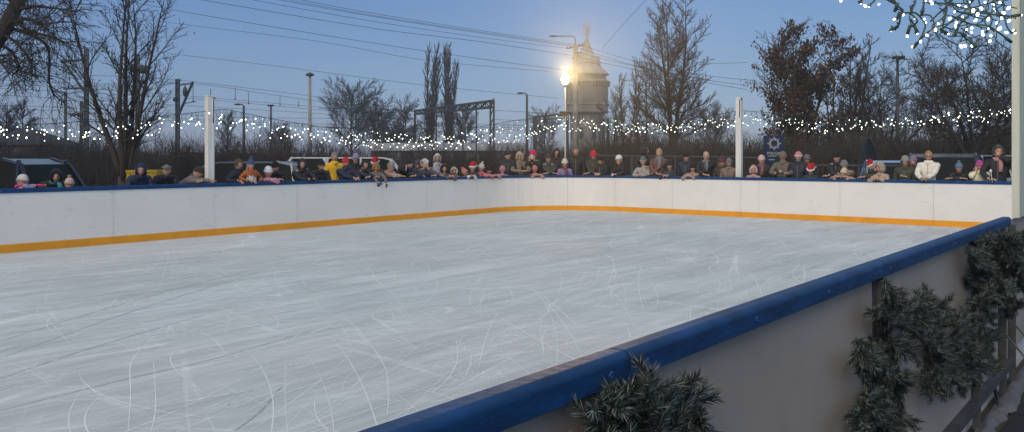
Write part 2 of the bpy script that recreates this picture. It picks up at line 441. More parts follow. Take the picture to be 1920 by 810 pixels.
# near boards
root = empty('rink_boards', nb(0, 0, 0), 'near run of rink boards seen from outside, wide blue cap rail, pale grey back', 'rink boards', 'runs of rink boards round the ice')
def tnb(px):  # parameter t on near boards line for photo column px
    d = Vector(((px-CX)/F, 1)); den = d.x*DN.y-d.y*DN.x; t = (NB0.x*DN.y-NB0.y*DN.x)/den; p = d*t
    return (p-NB0).dot(DN)
J = [-3.2, -.35, tnb(1158), tnb(1652), tnb(1829), tnb(1880), tnb(1900)+1.6]
def tno(px, off):
    d = Vector(((px-CX)/F, 1)); o = NB0+NO*off; den = d.x*DN.y-d.y*DN.x; t = (o.x*DN.y-o.y*DN.x)/den; return (d*t-o).dot(DN)
TE = tno(1896, .078)
J = [-3.2, tno(1170, .06)-2.6, tno(1170, .06), tno(1652, .06), tno(1831, .06), tno(1880, .06), TE, TE+2.2]
m_back = mat('pale_board_back', (.36, .325, .30), .6, var=.14, vscale=1.3, bump=.1, bscale=4, vdet=8)
def L2(t, off=0.):  # local to root
    p = DN*t+NO*off; return (p.x, p.y)
NBR = {}
for i in range(len(J)-1):
    a, b = J[i]+.004, J[i+1]-.004
    path = [(L2(a), NO), (L2((a+b)/2), NO), (L2(b), NO)]
    m = MB(); m.sweep(path, [(.02, -.17), (.032, -.17), (.032, RAIL-.05), (.02, RAIL-.05)]); m.build('panel', m_back, root)
    m = MB(); m.sweep(path, [(.0, .145), (.018, .145), (.018, RAIL-.05), (.0, RAIL-.05)]); m.build('inner_panel', m_board, root)
    m = MB(); m.sweep(path, [(-.008, 0), (.010, 0), (.010, .14), (-.008, .14)]); m.build('kick_strip', m_yel, root)
    if i == len(J)-2: continue
    # cap rail: rounded top, tall outer lip
    sec = []
    x0, x1, z0, z1 = 0.0, .078, RAIL-.078, RAIL
    sec = [(x1-.006, z0), (x1, z0+.004)]
    for q in range(9): aa = math.pi/2*q/8; sec.append((x1-.024+.024*math.cos(aa), z1-.024+.024*math.sin(aa)))
    for q in range(7): aa = math.pi/2*q/6; sec.append((x0+.018-.018*math.sin(aa), z1-.018+.018*math.cos(aa)))
    sec += [(x0, z0), (x0+.004, z0)]
    m = MB(); m.sweep(path, sec); o = m.build('cap_rail', m_blue, root)
    for t in ([a+.09, b-.09] if b-a < 1.7 else [a+.09, a+.85, b-.85, b-.09]):
        q = MB(); p = L2(t, x1); M = Matrix(((NO.x, -NO.y, 0), (NO.y, NO.x, 0), (0, 0, 1)))
        prof = [(.011, 0), (.011, .002), (.007, .004), (.0045, .004), (.0045, .0015)]
        vs = []; 
        T = Matrix.Translation((p[0], p[1], RAIL-.045)) @ Matrix(((0, -NO.y, NO.x, 0), (0, NO.x, NO.y, 0), (1, 0, 0, 0), (0, 0, 0, 1)))
        q.T = T; q.smooth = True; q.lathe(prof, 12); q.build('bolt', mat('blue_bolt_cap', (.015, .06, .22), .3), root)
    # bottom tube of the frame
    m = MB(); m.sweep([(L2(a), NO), (L2(b), NO)], [(.034, -.22), (.094, -.22), (.094, -.16), (.034, -.16)]); m.build('bottom_tube', m_steel, root)
for t in J[1:-2]+[tno(1898, .06)]:
    m = MB()
    ang = math.atan2(DN.y, DN.x)
    p = L2(t-.028, .036); m.box((p[0], p[1], .40), (.055, .006, 1.19), ang)
    p = L2(t+.028, .048); m.box((p[0], p[1], .30), (.045, .03, 1.40), ang)
    p = L2(t-.004, .062); m.box((p[0], p[1], .30), (.006, .055, 1.40), ang)
    m.build('steel_post', m_steel, root)
    m = MB(); m.T = None
    a = L2(t+.03, .08); b = L2(t+.03, .46); m.tube([(a[0], a[1], .1), (b[0], b[1], GN+.06)], .009, 6)
    if t > J[4]: m.build('brace', m_steel, root)
# snow swept along the frame
sm = MB(); sm.smooth = True; cols_ = 180; t0, t1 = -.5, 11.5
for i in range(cols_+1):
    t = t0+(t1-t0)*i/cols_
    wdt = .13+.10*noise.noise(Vector((t*1.7, 0, 0)))+.05*noise.noise(Vector((t*7, 3, 0)))+.02*noise.noise(Vector((t*31, 3, 0)))
    for j in range(9):
        u = j/8; h = .045*math.sin(math.pi*min(1, .15+u*.85))**.7*(1+.5*noise.noise(Vector((t*5, u*3, 1))))
        sm.v.append(tuple(nb(t, .06+wdt*u, GN+h*(u < 1)+.002)))
for i in range(cols_):
    for j in range(8):
        a = i*9+j; sm.f.append((a, a+1, a+10, a+9)); sm.mi.append(0); sm.sm.append(True)
o = sm.build('swept_snow', mat('old_snow', (.12, .13, .155), .9, var=.2, vscale=7, bump=.6, bscale=30)); tag(o, None, None, None, 'stuff'); o['label'] = 'dirty snow swept against the foot of the near board frame'; o['category'] = 'snow'
# cable on the matting
cb = MB(); cb.smooth = True
cb.tube(smooth_path([PX(1858, 700, 7.2), PX(1868, 740, 6.9), PX(1885, 775, 6.6), Vector((4.2, 6.35, GN+.03)), Vector((4.8, 6.2, GN+.03))], 8), .016, 8)
tag(cb.build('power_cable', mat('black_cable', (.01, .01, .012), .5)), 'black cable curving down onto the rubber mat beside the frame', 'cable')

# ---------------------------------------------------------------- white posts
m_post = mat('white_painted_wood', (.72, .72, .70), .55, var=.08, vscale=2, bump=.25, bscale=14, stretch=(4, 4, .6))
def far_point(px, off):
    W, t, n_, _, _ = wall_hit(px); r = Vector(((px-CX)/F, 1)).normalized(); return W+r*(off/r.dot(n_)), t, n_
def post(px, wpx, ytop, label, p=None, t=None, off=.17, base=GF, wd=.15):
    if p is None: p, t, n_ = far_point(px, off)
    zt = EYE+(HZ-ytop)/F*p.y if ytop is not None else 3.6
    e_ = empty('lighting_post', (p.x, p.y, base), label, 'post', 'white posts holding the light strings', math.atan2(t.y, t.x))
    m = MB(); m.box((0, 0, (zt-base)/2), (wd, wd*.8, zt-base)); m.box((wd*.27, -wd*.4-.006, (zt-base)/2+.3), (.02, .012, zt-base-.7)); o = m.build('shaft', m_post, e_)
    m = MB(); m.box((0, 0, zt-base+.012), (wd*1.1, wd*.9, .02)); m.build('cap', m_post, e_)
    m = MB(); m.tube([(wd*.3, -wd*.45, zt-base-.05), (wd*.32, -wd*.47, zt-base-.3), (wd*.25, -wd*.47, zt-base-.55)], .012, 6); m.ell((wd*.45, -wd*.3, zt-base-.03), (.05, .02, .02)); m.build('hook', mat('black_iron', (.02, .02, .02), .6), e_)
    return p, zt
POST1 = post(393, 12, 181, 'white wooden post on the left, between the taupe hood and silver blue car')
POST2 = post(1386, 10, 184, 'white wooden post rising behind the right far boards left of the police sign')
pp = nb(tnb(1910.5)-.06, .105); p2 = Vector((pp.x, pp.y))
sc_ = 7.95
p2 = Vector(((1911-CX)/F*7.1, 7.1)); 
wp = MB(); t0 = tno(1897, .03)
wp.sweep([(nb(t0), NO), (nb(t0+1.9), NO)], [(.03, RAIL-.03), (.085, RAIL-.03), (.085, 3.7), (.03, 3.7)])
q = empty('booth', nb(t0), 'tall off white booth wall cropped by the right picture edge above the topmost garland', 'booth'); b0 = Vector(q.location)
wp.v = [tuple(Vector(v)-b0) for v in wp.v]; wp.build('wall_panel', mat('chalky_green_white_paint', (.62, .65, .55), .7, var=.10, vscale=3, bump=.4, bscale=12, stretch=(2, 2, .5), vdet=8), q)
wq = MB(); wq.sweep([(nb(t0-.004)-b0, NO), (nb(t0+.03)-b0, NO)], [(.086, RAIL-.03), (.092, RAIL-.03), (.092, 3.72), (.086, 3.72)]); wq.build('edge_trim', mat('chalky_green_white_paint', (.62, .65, .55)), q)
# ---------------------------------------------------------------- people
def skin(verts, edges, rad, sub=1):
    me = bpy.data.meshes.new('tmp'); me.from_pydata([tuple(v) for v in verts], edges, [])
    o = bpy.data.objects.new('tmp', me); col.objects.link(o)
    md = o.modifiers.new('s', 'SKIN'); md.use_smooth_shade = True
    for i, r in enumerate(rad):
        sv = me.skin_vertices[0].data[i]; sv.radius = (r, r) if not hasattr(r, '__len__') else r
        sv.use_root = (i == 0)
    s2 = o.modifiers.new('u', 'SUBSURF'); s2.levels = sub; s2.render_levels = sub
    return o
def evaluate(objs):
    dg = bpy.context.evaluated_depsgraph_get(); res = []
    for o in objs:
        ev = o.evaluated_get(dg); me = ev.to_mesh()
        res.append(([v.co.copy() for v in me.vertices], [tuple(p.vertices) for p in me.polygons])); ev.to_mesh_clear()
    for o in objs:
        me = o.data; bpy.data.objects.remove(o); bpy.data.meshes.remove(me)
    return res
def ik(s, h, l1, l2, pole):
    d = h-s; D = d.length; mx = (l1+l2)*.995
    if D > mx: h = s+d*(mx/D); d = h-s; D = mx
    a = (l1*l1-l2*l2+D*D)/(2*D); hh = math.sqrt(max(0, l1*l1-a*a)); u = d.normalized()
    q = (pole-u*pole.dot(u)); q = q.normalized() if q.length > 1e-5 else Vector((0, 0, -1))
    return s+u*a+q*hh, h
SKIN = mat('skin', (.50, .29, .21), .55, var=.12, vscale=25)
SKINR = mat('rosy_skin', (.55, .28, .21), .55, var=.12, vscale=25)
EYE_M = mat('dark_eyes', (.02, .015, .012), .3)
LIP = mat('lips', (.36, .12, .10), .5)
def cloth(c, kind='coat'):
    nm = '%s_%02x%02x%02x' % (kind, *[int(min(1, v)*255) for v in c])
    nm = kind+'_cloth_'+str(len([k for k in _m if k.startswith(kind+'_cloth')])) if nm not in _cl else _cl[nm]
    _cl[('%s_%02x%02x%02x' % (kind, *[int(min(1, v)*255) for v in c]))] = nm
    if kind == 'knit': return mat(nm, c, .95, var=.18, vscale=40, bump=.7, bscale=70, stretch=(1, 1, .4))
    if kind == 'fur': return mat(nm, c, 1., var=.35, vscale=50, bump=1., bscale=90)
    return mat(nm, c, .7, var=.22, vscale=7, bump=.9, bscale=9, stretch=(.6, .6, 2.2))
_cl = {}
def hand(mb, p, fd, up, s, curl=.5):
    """palm + 4 fingers + thumb; fd pointing direction, up = back of hand"""
    fd = fd.normalized(); side = fd.cross(up)
    side = side.normalized() if side.length > 1e-4 else fd.orthogonal().normalized(); up = side.cross(fd).normalized()
    M = Matrix((side, fd, up)).transposed()
    mb.ell(p+fd*.045*s, (.040*s, .052*s, .016*s), 8, 6, M)
    for k, (o, l) in enumerate([(-.030, .062), (-.010, .074), (.010, .070), (.029, .054)]):
        a = p+fd*.085*s+side*o*s; pts = [a]; d = fd.copy()
        for j in range(3):
            ang = curl*(.5+.5*j); d = (fd*math.cos(ang*(j+1)*.6)-up*math.sin(ang*(j+1)*.6)).normalized(); pts.append(pts[-1]+d*l*s/3)
        mb.tube(pts, [.0095*s, .009*s, .0085*s, .006*s], 5)
    a = p+fd*.02*s-side*.035*s; mb.tube([a, a+(fd*.6-side*.7).normalized()*.032*s, a+(fd*.9-side*.45-up*.2).normalized()*.062*s], [.012*s, .010*s, .007*s], 5)
def head(mb, T, hh, skin_i=0, beard=False):
    vs = []; fs = []; nu, nv = 20, 16
    for i in range(nv+1):
        t = math.pi*i/nv; z = math.cos(t)
        for j in range(nu):
            a = 2*math.pi*j/nu; x = math.sin(t)*math.cos(a)*.34; y = math.sin(t)*math.sin(a)*.42; zz = z*.5
            if z < 0: x *= 1+.30*z; y = y*(1+.22*z)-.03*(-z)
            fr = max(0, -y/.42)
            if fr > .75 and abs(x) < .07 and -.17 < zz < .05: y -= .075*(1-abs(x)/.07)*(1-abs((zz+.09)/.16))*1.3 if abs(zz+.09) < .16 else 0
            if fr > .6 and .03 < abs(x) < .22 and .0 < zz < .12: y += .03
            if fr > .7 and abs(x) < .12 and -.48 < zz < -.36: y -= .02
            vs.append((x*hh, y*hh, zz*hh))
    for i in range(nv):
        for j in range(nu):
            a = i*nu+j; b = i*nu+(j+1) % nu; fs.append((a, a+nu, b+nu, b))
    mb.T = T; mb.smooth = True; mb.m = skin_i; mb.add(vs, fs)
    for s in (-1, 1): mb.ell((s*.335*hh, .03*hh, -.03*hh), (.035*hh, .06*hh, .10*hh), 6, 5)
    mb.m = 1
    for s in (-1, 1):
        mb.ell((s*.135*hh, -.355*hh, .03*hh), (.050*hh, .03*hh, .022*hh), 6, 4)
        mb.tube([(s*.07*hh, -.40*hh, .085*hh), (s*.14*hh, -.395*hh, .10*hh), (s*.20*hh, -.35*hh, .08*hh)], .012*hh, 4)
    mb.m = 2; mb.ell((0, -.385*hh, -.235*hh), (.085*hh, .02*hh, .020*hh), 8, 4)
    mb.T = None
HATD = {}
def dome(mb, hh, zb, r, top, n=14, nv=6, sy=1.18, flop=0):
    prof = [(r*hh, zb*hh)]
    for i in range(1, nv+1):
        t = math.pi/2*i/nv; prof.append((r*hh*math.cos(t)**.8 if i < nv else .02*hh, (zb+(top-zb)*math.sin(t))*hh))
    mb.lathe(prof, n, (0, 0, 0), sy, True)
def hat(kind, hh, c, T, c2=None):
    """returns list of (name, MB, [mats])"""
    o = []; m = MB(); m.T = T; m.smooth = True
    k = cloth(c, 'knit')
    if kind in ('beanie', 'bobble', 'band'):
        dome(m, hh, .10, .395, .66 if kind != 'band' else .60)
        m.m = 1; m.lathe([(.375*hh, .06*hh), (.43*hh, .08*hh), (.435*hh, .20*hh), (.385*hh, .23*hh)], 14, (0, 0, 0), 1.18)
        k2 = cloth(c2, 'knit') if c2 else k
        if kind == 'bobble':
            m.m = 1
            for q in range(9):
                a = q*2.4; m.ell((.07*hh*math.cos(a), .07*hh*math.sin(a), (.74+.05*math.sin(q*1.7))*hh), (.10*hh, .10*hh, .10*hh), 6, 5)
        o.append((kind if kind != 'band' else 'hat', m, [k, k2]))
        o[0] = ('knitted_hat', m, [k, k2])
    elif kind == 'santa':
        m.tube([(0, 0, .12*hh), (0, .02*hh, .35*hh), (.05*hh, .05*hh, .55*hh), (.22*hh, .08*hh, .68*hh), (.42*hh, .1*hh, .58*hh), (.52*hh, .1*hh, .36*hh)], [.40*hh, .39*hh, .30*hh, .18*hh, .10*hh, .05*hh], 12)
        w_ = MB(); w_.T = T; w_.smooth = True
        w_.lathe([(.36*hh, .05*hh), (.45*hh, .07*hh), (.47*hh, .15*hh), (.45*hh, .24*hh), (.37*hh, .26*hh)], 16, (0, 0, 0), 1.15)
        w_.ell((.53*hh, .1*hh, .30*hh), (.10*hh,)*3, 8, 6)
        o.append(('santa_hat', m, [cloth((.48, .012, .018), 'knit')])); o.append(('white_trim', w_, [cloth((.75, .72, .70), 'fur')]))
    elif kind in ('hood', 'furhood'):
        nu, nv = 20, 12; vs = []; fs = []
        for i in range(nv+1):
            t = math.pi*(i+.4)/(nv+1.2)
            for j in range(nu):
                a = 2*math.pi*j/nu
                vs.append((.50*hh*math.sin(t)*math.cos(a)*(1.0 if t < 1.9 else 1.15), (.56*math.sin(t)*math.sin(a)+.02)*hh, (.60*math.cos(t)+.02)*hh+ (.06*hh if t < .4 else 0)))
        for i in range(nv):
            for j in range(nu):
                a = i*nu+j; b = i*nu+(j+1) % nu
                c_ = sum((Vector(vs[q]) for q in (a, b, a+nu, b+nu)), Vector())/4
                if c_.y < -.22*hh and abs(c_.x) < .36*hh and c_.z < .40*hh: continue
                fs.append((a, a+nu, b+nu, b))
        m.add(vs, fs)
        m.ell((0, 0, .615*hh), (.16*hh, .18*hh, .03*hh), 10, 4)
        o.append(('hood', m, [cloth(c, 'coat')]))
        f = MB(); f.T = T; f.smooth = True; pts = []
        for q in range(15):
            a = R(-130+260*q/14); pts.append((.37*hh*math.sin(a), (-.33 - .06*math.cos(a))*hh, (.0+.44*math.cos(a))*hh))
        f.tube(pts, (.045 if kind == 'hood' else .10)*hh, 7)
        if kind == 'furhood':
            for q in range(60):
                a = R(-130+260*rnd.random()); p = Vector((.37*hh*math.sin(a), (-.33-.06*math.cos(a))*hh, .44*hh*math.cos(a)))
                d = Vector((math.sin(a), rnd.uniform(-1, .3), math.cos(a))).normalized(); f.tube([p, p+d*.16*hh], [.03*hh, .004*hh], 4)
        o.append(('hood_trim', f, [cloth(c2 or c, 'fur' if kind == 'furhood' else 'coat')]))
    elif kind == 'cap':
        dome(m, hh, .10, .385, .50); m.ell((0, -.45*hh, .13*hh), (.27*hh, .22*hh, .03*hh), 10, 4); o.append(('cap', m, [cloth(c, 'coat')]))
    elif kind == 'flatcap':
        m.ell((0, -.03*hh, .30*hh), (.44*hh, .52*hh, .20*hh), 14, 8); m.ell((0, -.45*hh, .19*hh), (.25*hh, .17*hh, .03*hh), 10, 4); o.append(('flat_cap', m, [cloth(c, 'knit')]))
    return o
def hair(kind, hh, c, T):
    m = MB(); m.T = T; m.smooth = True; hm = mat('hair_%s' % _hn(c), c, .55, var=.35, vscale=30, bump=.8, bscale=60, stretch=(3, 3, .5))
    if kind in ('short', 'long', 'bun'):
        prof = []
        nu, nv = 18, 9; vs = []; fs = []
        for i in range(nv+1):
            t = math.pi*.62*(i+.01)/nv
            for j in range(nu):
                a = 2*math.pi*j/nu; wv = 1+.04*math.sin(j*2.9+i*1.7)
                vs.append((.375*hh*math.sin(t)*math.cos(a)*wv, (.46*math.sin(t)*math.sin(a)+.02)*hh*wv, (.545*math.cos(t))*hh*wv))
        for i in range(nv):
            for j in range(nu):
                a = i*nu+j; b = i*nu+(j+1) % nu; c_ = sum((Vector(vs[q]) for q in (a, b, a+nu, b+nu)), Vector())/4
                if c_.y < -.12*hh and c_.z < .24*hh: continue
                fs.append((a, a+nu, b+nu, b))
        m.add(vs, fs)
    if kind == 'bun': m.ell((0, .25*hh, .5*hh), (.2*hh, .2*hh, .18*hh), 10, 7)
    if kind in ('long', 'strands'):
        for s in (-1, 1):
            for q in range(5):
                x = s*(.24+.035*q)*hh; y = (-.22+.09*q)*hh
                m.tube([(x, y, .08*hh), (x*1.15, y*1.05, -.35*hh), (x*1.1, y-.12*hh, -.8*hh), (x*.95, y-.2*hh, -1.25*hh)], [.07*hh, .085*hh, .07*hh, .02*hh], 6)
        if kind == 'long':
            for q in range(5):
                m.tube([((-.24+.12*q)*hh, .33*hh, .05*hh), ((-.26+.13*q)*hh, .40*hh, -.5*hh), ((-.24+.12*q)*hh, .36*hh, -1.1*hh)], [.11*hh, .12*hh, .03*hh], 6)
    return [('hair', m, [hm])]
_h = []
def _hn(c):
    k = tuple(round(v, 3) for v in c)
    if k not in _h: _h.append(k)
    return ('a', 'b', 'c', 'd', 'e', 'f', 'g', 'h', 'i', 'j', 'k', 'l')[_h.index(k) % 12]+str(_h.index(k)//12)

PEOPLE = []
def person(px, yt, label, coat, kind='a', pose='lean', ht=None, hc=(.02, .02, .025), hc2=None, gap=.26, turn=0, hy=0, hp=8, hr=0, hr_kind=None, hair_c=(.05, .03, .02), scarf=None, base=None, legs=(.02, .022, .03), glove=None, rosy=False, chest=None, glasses=False, beard=None, collar=None, Hf=None):
    PEOPLE.append(dict(locals()))
def build_people():
    jobs = []; skins = []
    for P in PEOPLE:
        P['gap'] = max(P['gap'], .29 if P['kind'] == 'a' else .20) if P['base'] is None else P['gap']
        px, yt, adult, pose, gap = P['px'], P['yt'], P['kind'] == 'a', P['pose'], P['gap']
        pos, tan, nrm = far_point(px, gap)
        fv = -nrm; cv = -pos.normalized(); ca = math.degrees(math.atan2(fv.x*cv.y-fv.y*cv.x, fv.dot(cv)))
        P['turn'] += .5*ca; P['hy'] += .4*ca
        base = GF if P['base'] is None else GF+P['base']
        pad = {None: .01, 'beanie': .035, 'bobble': .075, 'santa': .05, 'hood': .03, 'furhood': .035, 'cap': .01, 'flatcap': .01, 'band': .02}[P['ht']]
        ztop = EYE+(HZ-yt)/F*pos.y - pad - base
        if adult:
            H = P['Hf'] or min(max(ztop, 1.60), 1.88)
        else: H = P['Hf'] or ztop
        th = 0
        if ztop < H-.005:
            c = (ztop-.52*H)/(.48*H); th = math.acos(max(.25, min(1, c)))
        else: H = ztop if not P['Hf'] else H
        hh = H/7.3 if adult else max(.195, H/6.2)
        lean = Vector((0, -math.sin(th), math.cos(th)))
        hip = Vector((0, .43*H*math.sin(th), .52*H)); shl = .48*H-hh*1.22
        W_ = .109*H if adult else .106*H
        def up(d): return hip+lean*d
        neck = up(shl+.02*H); hc_ = up(.48*H-hh*.5)
        if th > 0: hc_ = up(.48*H-hh*.55)+Vector((0, 0, hh*.05))
        V = [hip, up(shl*.5), up(shl*.9), neck, up(shl+.06*H)]; E = [(0, 1), (1, 2), (2, 3), (3, 4)]
        rb = [.075*H, .068*H, .070*H, .034*H, .032*H]
        hands = []
        shp = [up(shl*.92)+Vector((s*W_, 0, 0)) for s in (-1, 1)]
        # rail frame -> local: body faces local -Y, turned by `turn` about the toward-rink direction
        ta = R(P['turn']); Rm = Matrix.Rotation(-ta, 3, 'Z')
        def rail(u, v, z): return Rm @ Vector((u, -gap+v, z-base))
        s_h = H/1.7 if adult else H/1.5
        tg = []
        for si, s in enumerate((-1, 1)):
            if pose == 'lean': t = rail(s*.045, -.05, RAIL+.035); pole = Vector((s*.8, .35, -.55)); fd = Vector((-s*.8, -.5, -.2))
            elif pose == 'grip': t = rail(s*.17, .02, RAIL+.04); pole = Vector((s*.8, .4, -.5)); fd = Vector((-s*.1, -1, -.5))
            elif pose == 'folded': t = rail(-s*.12, .01, RAIL+.05); pole = Vector((s*1., -.3, -.2)); fd = Vector((-s, -.1, 0))
            elif pose == 'dangle': t = rail(s*.13, -.13, RAIL-.13); pole = Vector((s*1., -.2, .5)); fd = Vector((0, -.2, -1))
            elif pose == 'phone': t = hc_+Vector((s*.06*s_h, -.30*s_h, -.12*s_h)); pole = Vector((s*.5, 0, -1)); fd = Vector((-s*.3, -.2, 1))
            elif pose == 'cheeks': t = hc_+Vector((s*.30*hh, -.42*hh, -.55*hh)); pole = Vector((s*.35, -.9, -.6)); fd = Vector((0, 0, 1))
            elif pose == 'pocket': t = Vector((s*.13*H, -.07*H, .51*H)); pole = Vector((s*.5, 1, 0)); fd = Vector((-s*.3, -.3, -1))
            elif pose == 'hold': t = hip+Vector((s*.05*H, -.2*H, .17*H)); pole = Vector((s, .2, -.6)); fd = Vector((-s*.5, -.8, .1))
            else: t = hip+Vector((s*.14*H, -.02*H, -.06*H)); pole = Vector((s*.5, 1, 0)); fd = Vector((0, -.1, -1))
            if pose == 'mouth' :
                if s > 0: t = hc_+Vector((.02, -.5*hh, -.32*hh)); pole = Vector((1, -.3, -.6)); fd = Vector((-.4, 0, 1))
                else: t = rail(-.12, .0, RAIL+.04); pole = Vector((-1, .3, 0)); fd = Vector((1, -.2, 0))
            el, hd = ik(shp[si], t, .165*H, .15*H, pole); tg.append((shp[si], el, hd, fd))
        for si, (s0, el, hd, fd) in enumerate(tg):
            b = len(V); V += [s0, el, hd]; E += [(2, b), (b, b+1), (b+1, b+2)]; rb += [.036*H, .026*H, .018*H]
        fo = Rm @ Vector((0, max(0, .36-gap), 0))
        for s in (-1, 1):
            b = len(V); hl = hip+Vector((s*.055*H, 0, -.03*H)); kn = Vector((s*.06*H, hip.y*.6-.01*H, .28*H))+fo*.7; an = Vector((s*.062*H, hip.y*.5+.01*H, .045*H))+fo; to = an+Vector((0, -.10*H, -.022*H))
            V += [hl, kn, an, to]; E += [(0, b), (b, b+1), (b+1, b+2), (b+2, b+3)]; rb += [.055*H, .036*H, .024*H, .02*H]
        skins.append(skin(V, E, rb))
        # jacket: torso+arms with padding
        Vj = [hip+Vector((0, 0, -.04*H)), hip+lean*.02*H, up(shl*.45), up(shl*.86), up(shl+.022*H)]; Ej = [(0, 1), (1, 2), (2, 3), (3, 4)]; f_ = 1.0 if adult else 1.1
        rj = [.098*H*f_, .096*H*f_, .092*H*f_, .088*H*f_, .046*H*f_]
        for si, (s0, el, hd, fd) in enumerate(tg):
            b = len(Vj); wr = hd-(hd-el).normalized()*.012*H; Vj += [s0+Vector((0, 0, -.004*H)), el, wr]; Ej += [(3, b), (b, b+1), (b+1, b+2)]; rj += [.050*H*f_, .040*H*f_, .031*H*f_]
        skins.append(skin(Vj, Ej, rj))
        Vt = [hip+Vector((0, 0, .01*H))]; Et = []; rt = [.085*H]
        for q in range(2):
            b0 = len(V)-8+4*q; b = len(Vt); Vt += [V[b0], V[b0+1], V[b0+2]+Vector((0, 0, .01*H))]; Et += [(0, b), (b, b+1), (b+1, b+2)]; rt += [.066*H, .047*H, .036*H]
        skins.append(skin(Vt, Et, rt))
        jobs.append((P, pos, tan, nrm, base, H, hh, th, hc_, tg, V, s_h, neck, lean))
    res = evaluate(skins)
    for k, (P, pos, tan, nrm, base, H, hh, th, hc_, tg, V, s_h, neck, lean) in enumerate(jobs):
        face = math.atan2(-nrm.y, -nrm.x)+math.pi/2    # local -Y -> -nrm
        rz = face+R(P['turn'])
        root = empty('person', (pos.x, pos.y, base), P['label'], 'person', 'spectators watching over the rink boards', rz)
        body = MB(); body.smooth = True
        vs, fs = res[3*k]; body.add(vs, fs)
        T = Matrix.Translation(hc_) @ Matrix.Rotation(R(P['hy']), 4, 'Z') @ Matrix.Rotation(R(P['hp']), 4, 'X') @ Matrix.Rotation(R(P['hr']), 4, 'Y')
        head(body, T, hh)
        body.m = 3
        for (s0, el, hd, fd) in tg: hand(body, hd, fd, Vector((0, -.2, 1)) if abs(fd.z) < .7 else Vector((0, -1, 0)), s_h*.95, .9 if P['pose'] in ('lean', 'grip', 'hold', 'phone') else .5)
        sk = SKINR if P['rosy'] or P['kind'] == 'c' else SKIN
        body.build('body', [sk, EYE_M, LIP, cloth(P['glove'], 'knit') if P['glove'] else sk], root)
        def part(name, mb, mats): mb.build(name, mats, root)
        j = MB(); j.smooth = True; vs, fs = res[3*k+1]; j.add(vs, fs)
        cm = cloth(P['coat']); mats = [cm]
        if P['chest']:   # list of (local height fraction lo, hi, color): a sewn-in panel
            mats += [cloth(P['chest'][2])]
            for q, f in enumerate(j.f):
                c = sum((Vector(j.v[i]) for i in f), Vector())/len(f); c = c-Vector((0, 0, 0))
                if P['chest'][0]*H < c.z < P['chest'][1]*H and abs(c.x) < .10*H: j.mi[q] = 1
        part('jacket', j, mats)
        # zip and collar
        z = MB(); pts = []
        for d in (.30, .22, .12, .03):
            p = V[0]+lean*d*H; pts.append(p+Vector((0, -.093*H*math.cos(th)-.004, -.093*H*math.sin(th))))
        z.tube(pts, .005, 4); part('zip', z, cloth([min(1, .35*c+.02) for c in P['coat']]) if sum(P['coat']) > .3 else mat('zip_metal', (.25, .25, .26), .4, .7))
        c_ = MB(); c_.smooth = True; c_.T = Matrix.Translation(neck)
        if P['scarf']: 
            c_.lathe([(.034*H, -.035*H), (.060*H, -.030*H), (.066*H, .0), (.056*H, .018*H), (.035*H, .022*H)], 14); c_.T = None
            c_.tube([neck+Vector((.02*H, -.05*H, 0)), neck+Vector((.035*H, -.095*H, -.05*H)), neck+Vector((.03*H, -.105*H, -.16*H))], [.02*H, .028*H, .022*H], 6)
            part('scarf', c_, cloth(P['scarf'], 'knit'))
        else:
            c_.lathe([(.058*H, -.045*H), (.060*H, -.01*H), (.053*H, .018*H), (.047*H, .020*H), (.044*H, -.02*H)], 14); part('collar', c_, cloth(P['collar'] or P['coat']))
        t_ = MB(); t_.smooth = True; vs, fs = res[3*k+2]; t_.add(vs, fs); part('trousers', t_, cloth(P['legs']))
        for q in range(2):
            an = V[len(V)-8+4*q+2]; s_ = MB(); s_.smooth = True; s_.ell((an.x, an.y-.04*H, .026*H), (.03*H, .075*H, .027*H), 10, 6); s_.ell((an.x, an.y, .05*H), (.032*H, .034*H, .04*H), 8, 6); part('boot', s_, mat('dark_boots', (.02, .018, .016), .6))
        if P['hr_kind']:
            for nm, m, ms in hair(P['hr_kind'], hh, P['hair_c'], T): part(nm, m, ms)
        if P['ht']:
            prev = None
            for nm, m, ms in hat(P['ht'], hh, P['hc'], T, P['hc2']):
                o = m.build(nm, ms, prev or root)
                if prev is None: prev = o
        if P['glasses']:
            g = MB(); g.T = T
            for s in (-1, 1):
                pts = [(s*.14*hh+.095*hh*math.cos(a), -.43*hh, .03*hh+.075*hh*math.sin(a)) for a in [i*math.pi/5 for i in range(11)]]
                g.tube(pts, .011*hh, 4); g.tube([(s*.235*hh, -.42*hh, .04*hh), (s*.345*hh, -.05*hh, .03*hh)], .010*hh, 4)
            g.tube([(-.045*hh, -.44*hh, .05*hh), (.045*hh, -.44*hh, .05*hh)], .011*hh, 4)
            part('glasses', g, mat('dark_plastic_frame', (.015, .012, .012), .3))
        if P['beard']:
            b = MB(); b.T = T; b.smooth = True; b.ell((0, -.22*hh, -.34*hh), (.25*hh, .20*hh, .20*hh), 12, 8); part('beard', b, mat('beard_hair', P['beard'], .8, var=.3, vscale=40, bump=.8, bscale=90))
        P['T'] = Matrix.Translation((pos.x, pos.y, base)) @ Matrix.Rotation(rz, 4, 'Z'); P['hands'] = tg; P['head'] = T; P['hh'] = hh
BLK = (.012, .012, .014); NAVY = (.014, .019, .045); DG = (.03, .032, .035); DRK = (.02, .02, .022)
p = person
p(42, 326, 'child in white patterned hat and lilac jacket turned right, at the far left', (.30, .25, .45), 'c', 'folded', 'beanie', (.62, .58, .52), (.30, .27, .24), hy=50, glove=(.85, .03, .22), gap=.28)
p(106, 320, 'adult with big black fur hood and teal scarf in front of dark blue car', BLK, 'a', 'pocket', 'furhood', BLK, (.01, .01, .01), scarf=(.06, .25, .28), gap=.45, hy=-5)
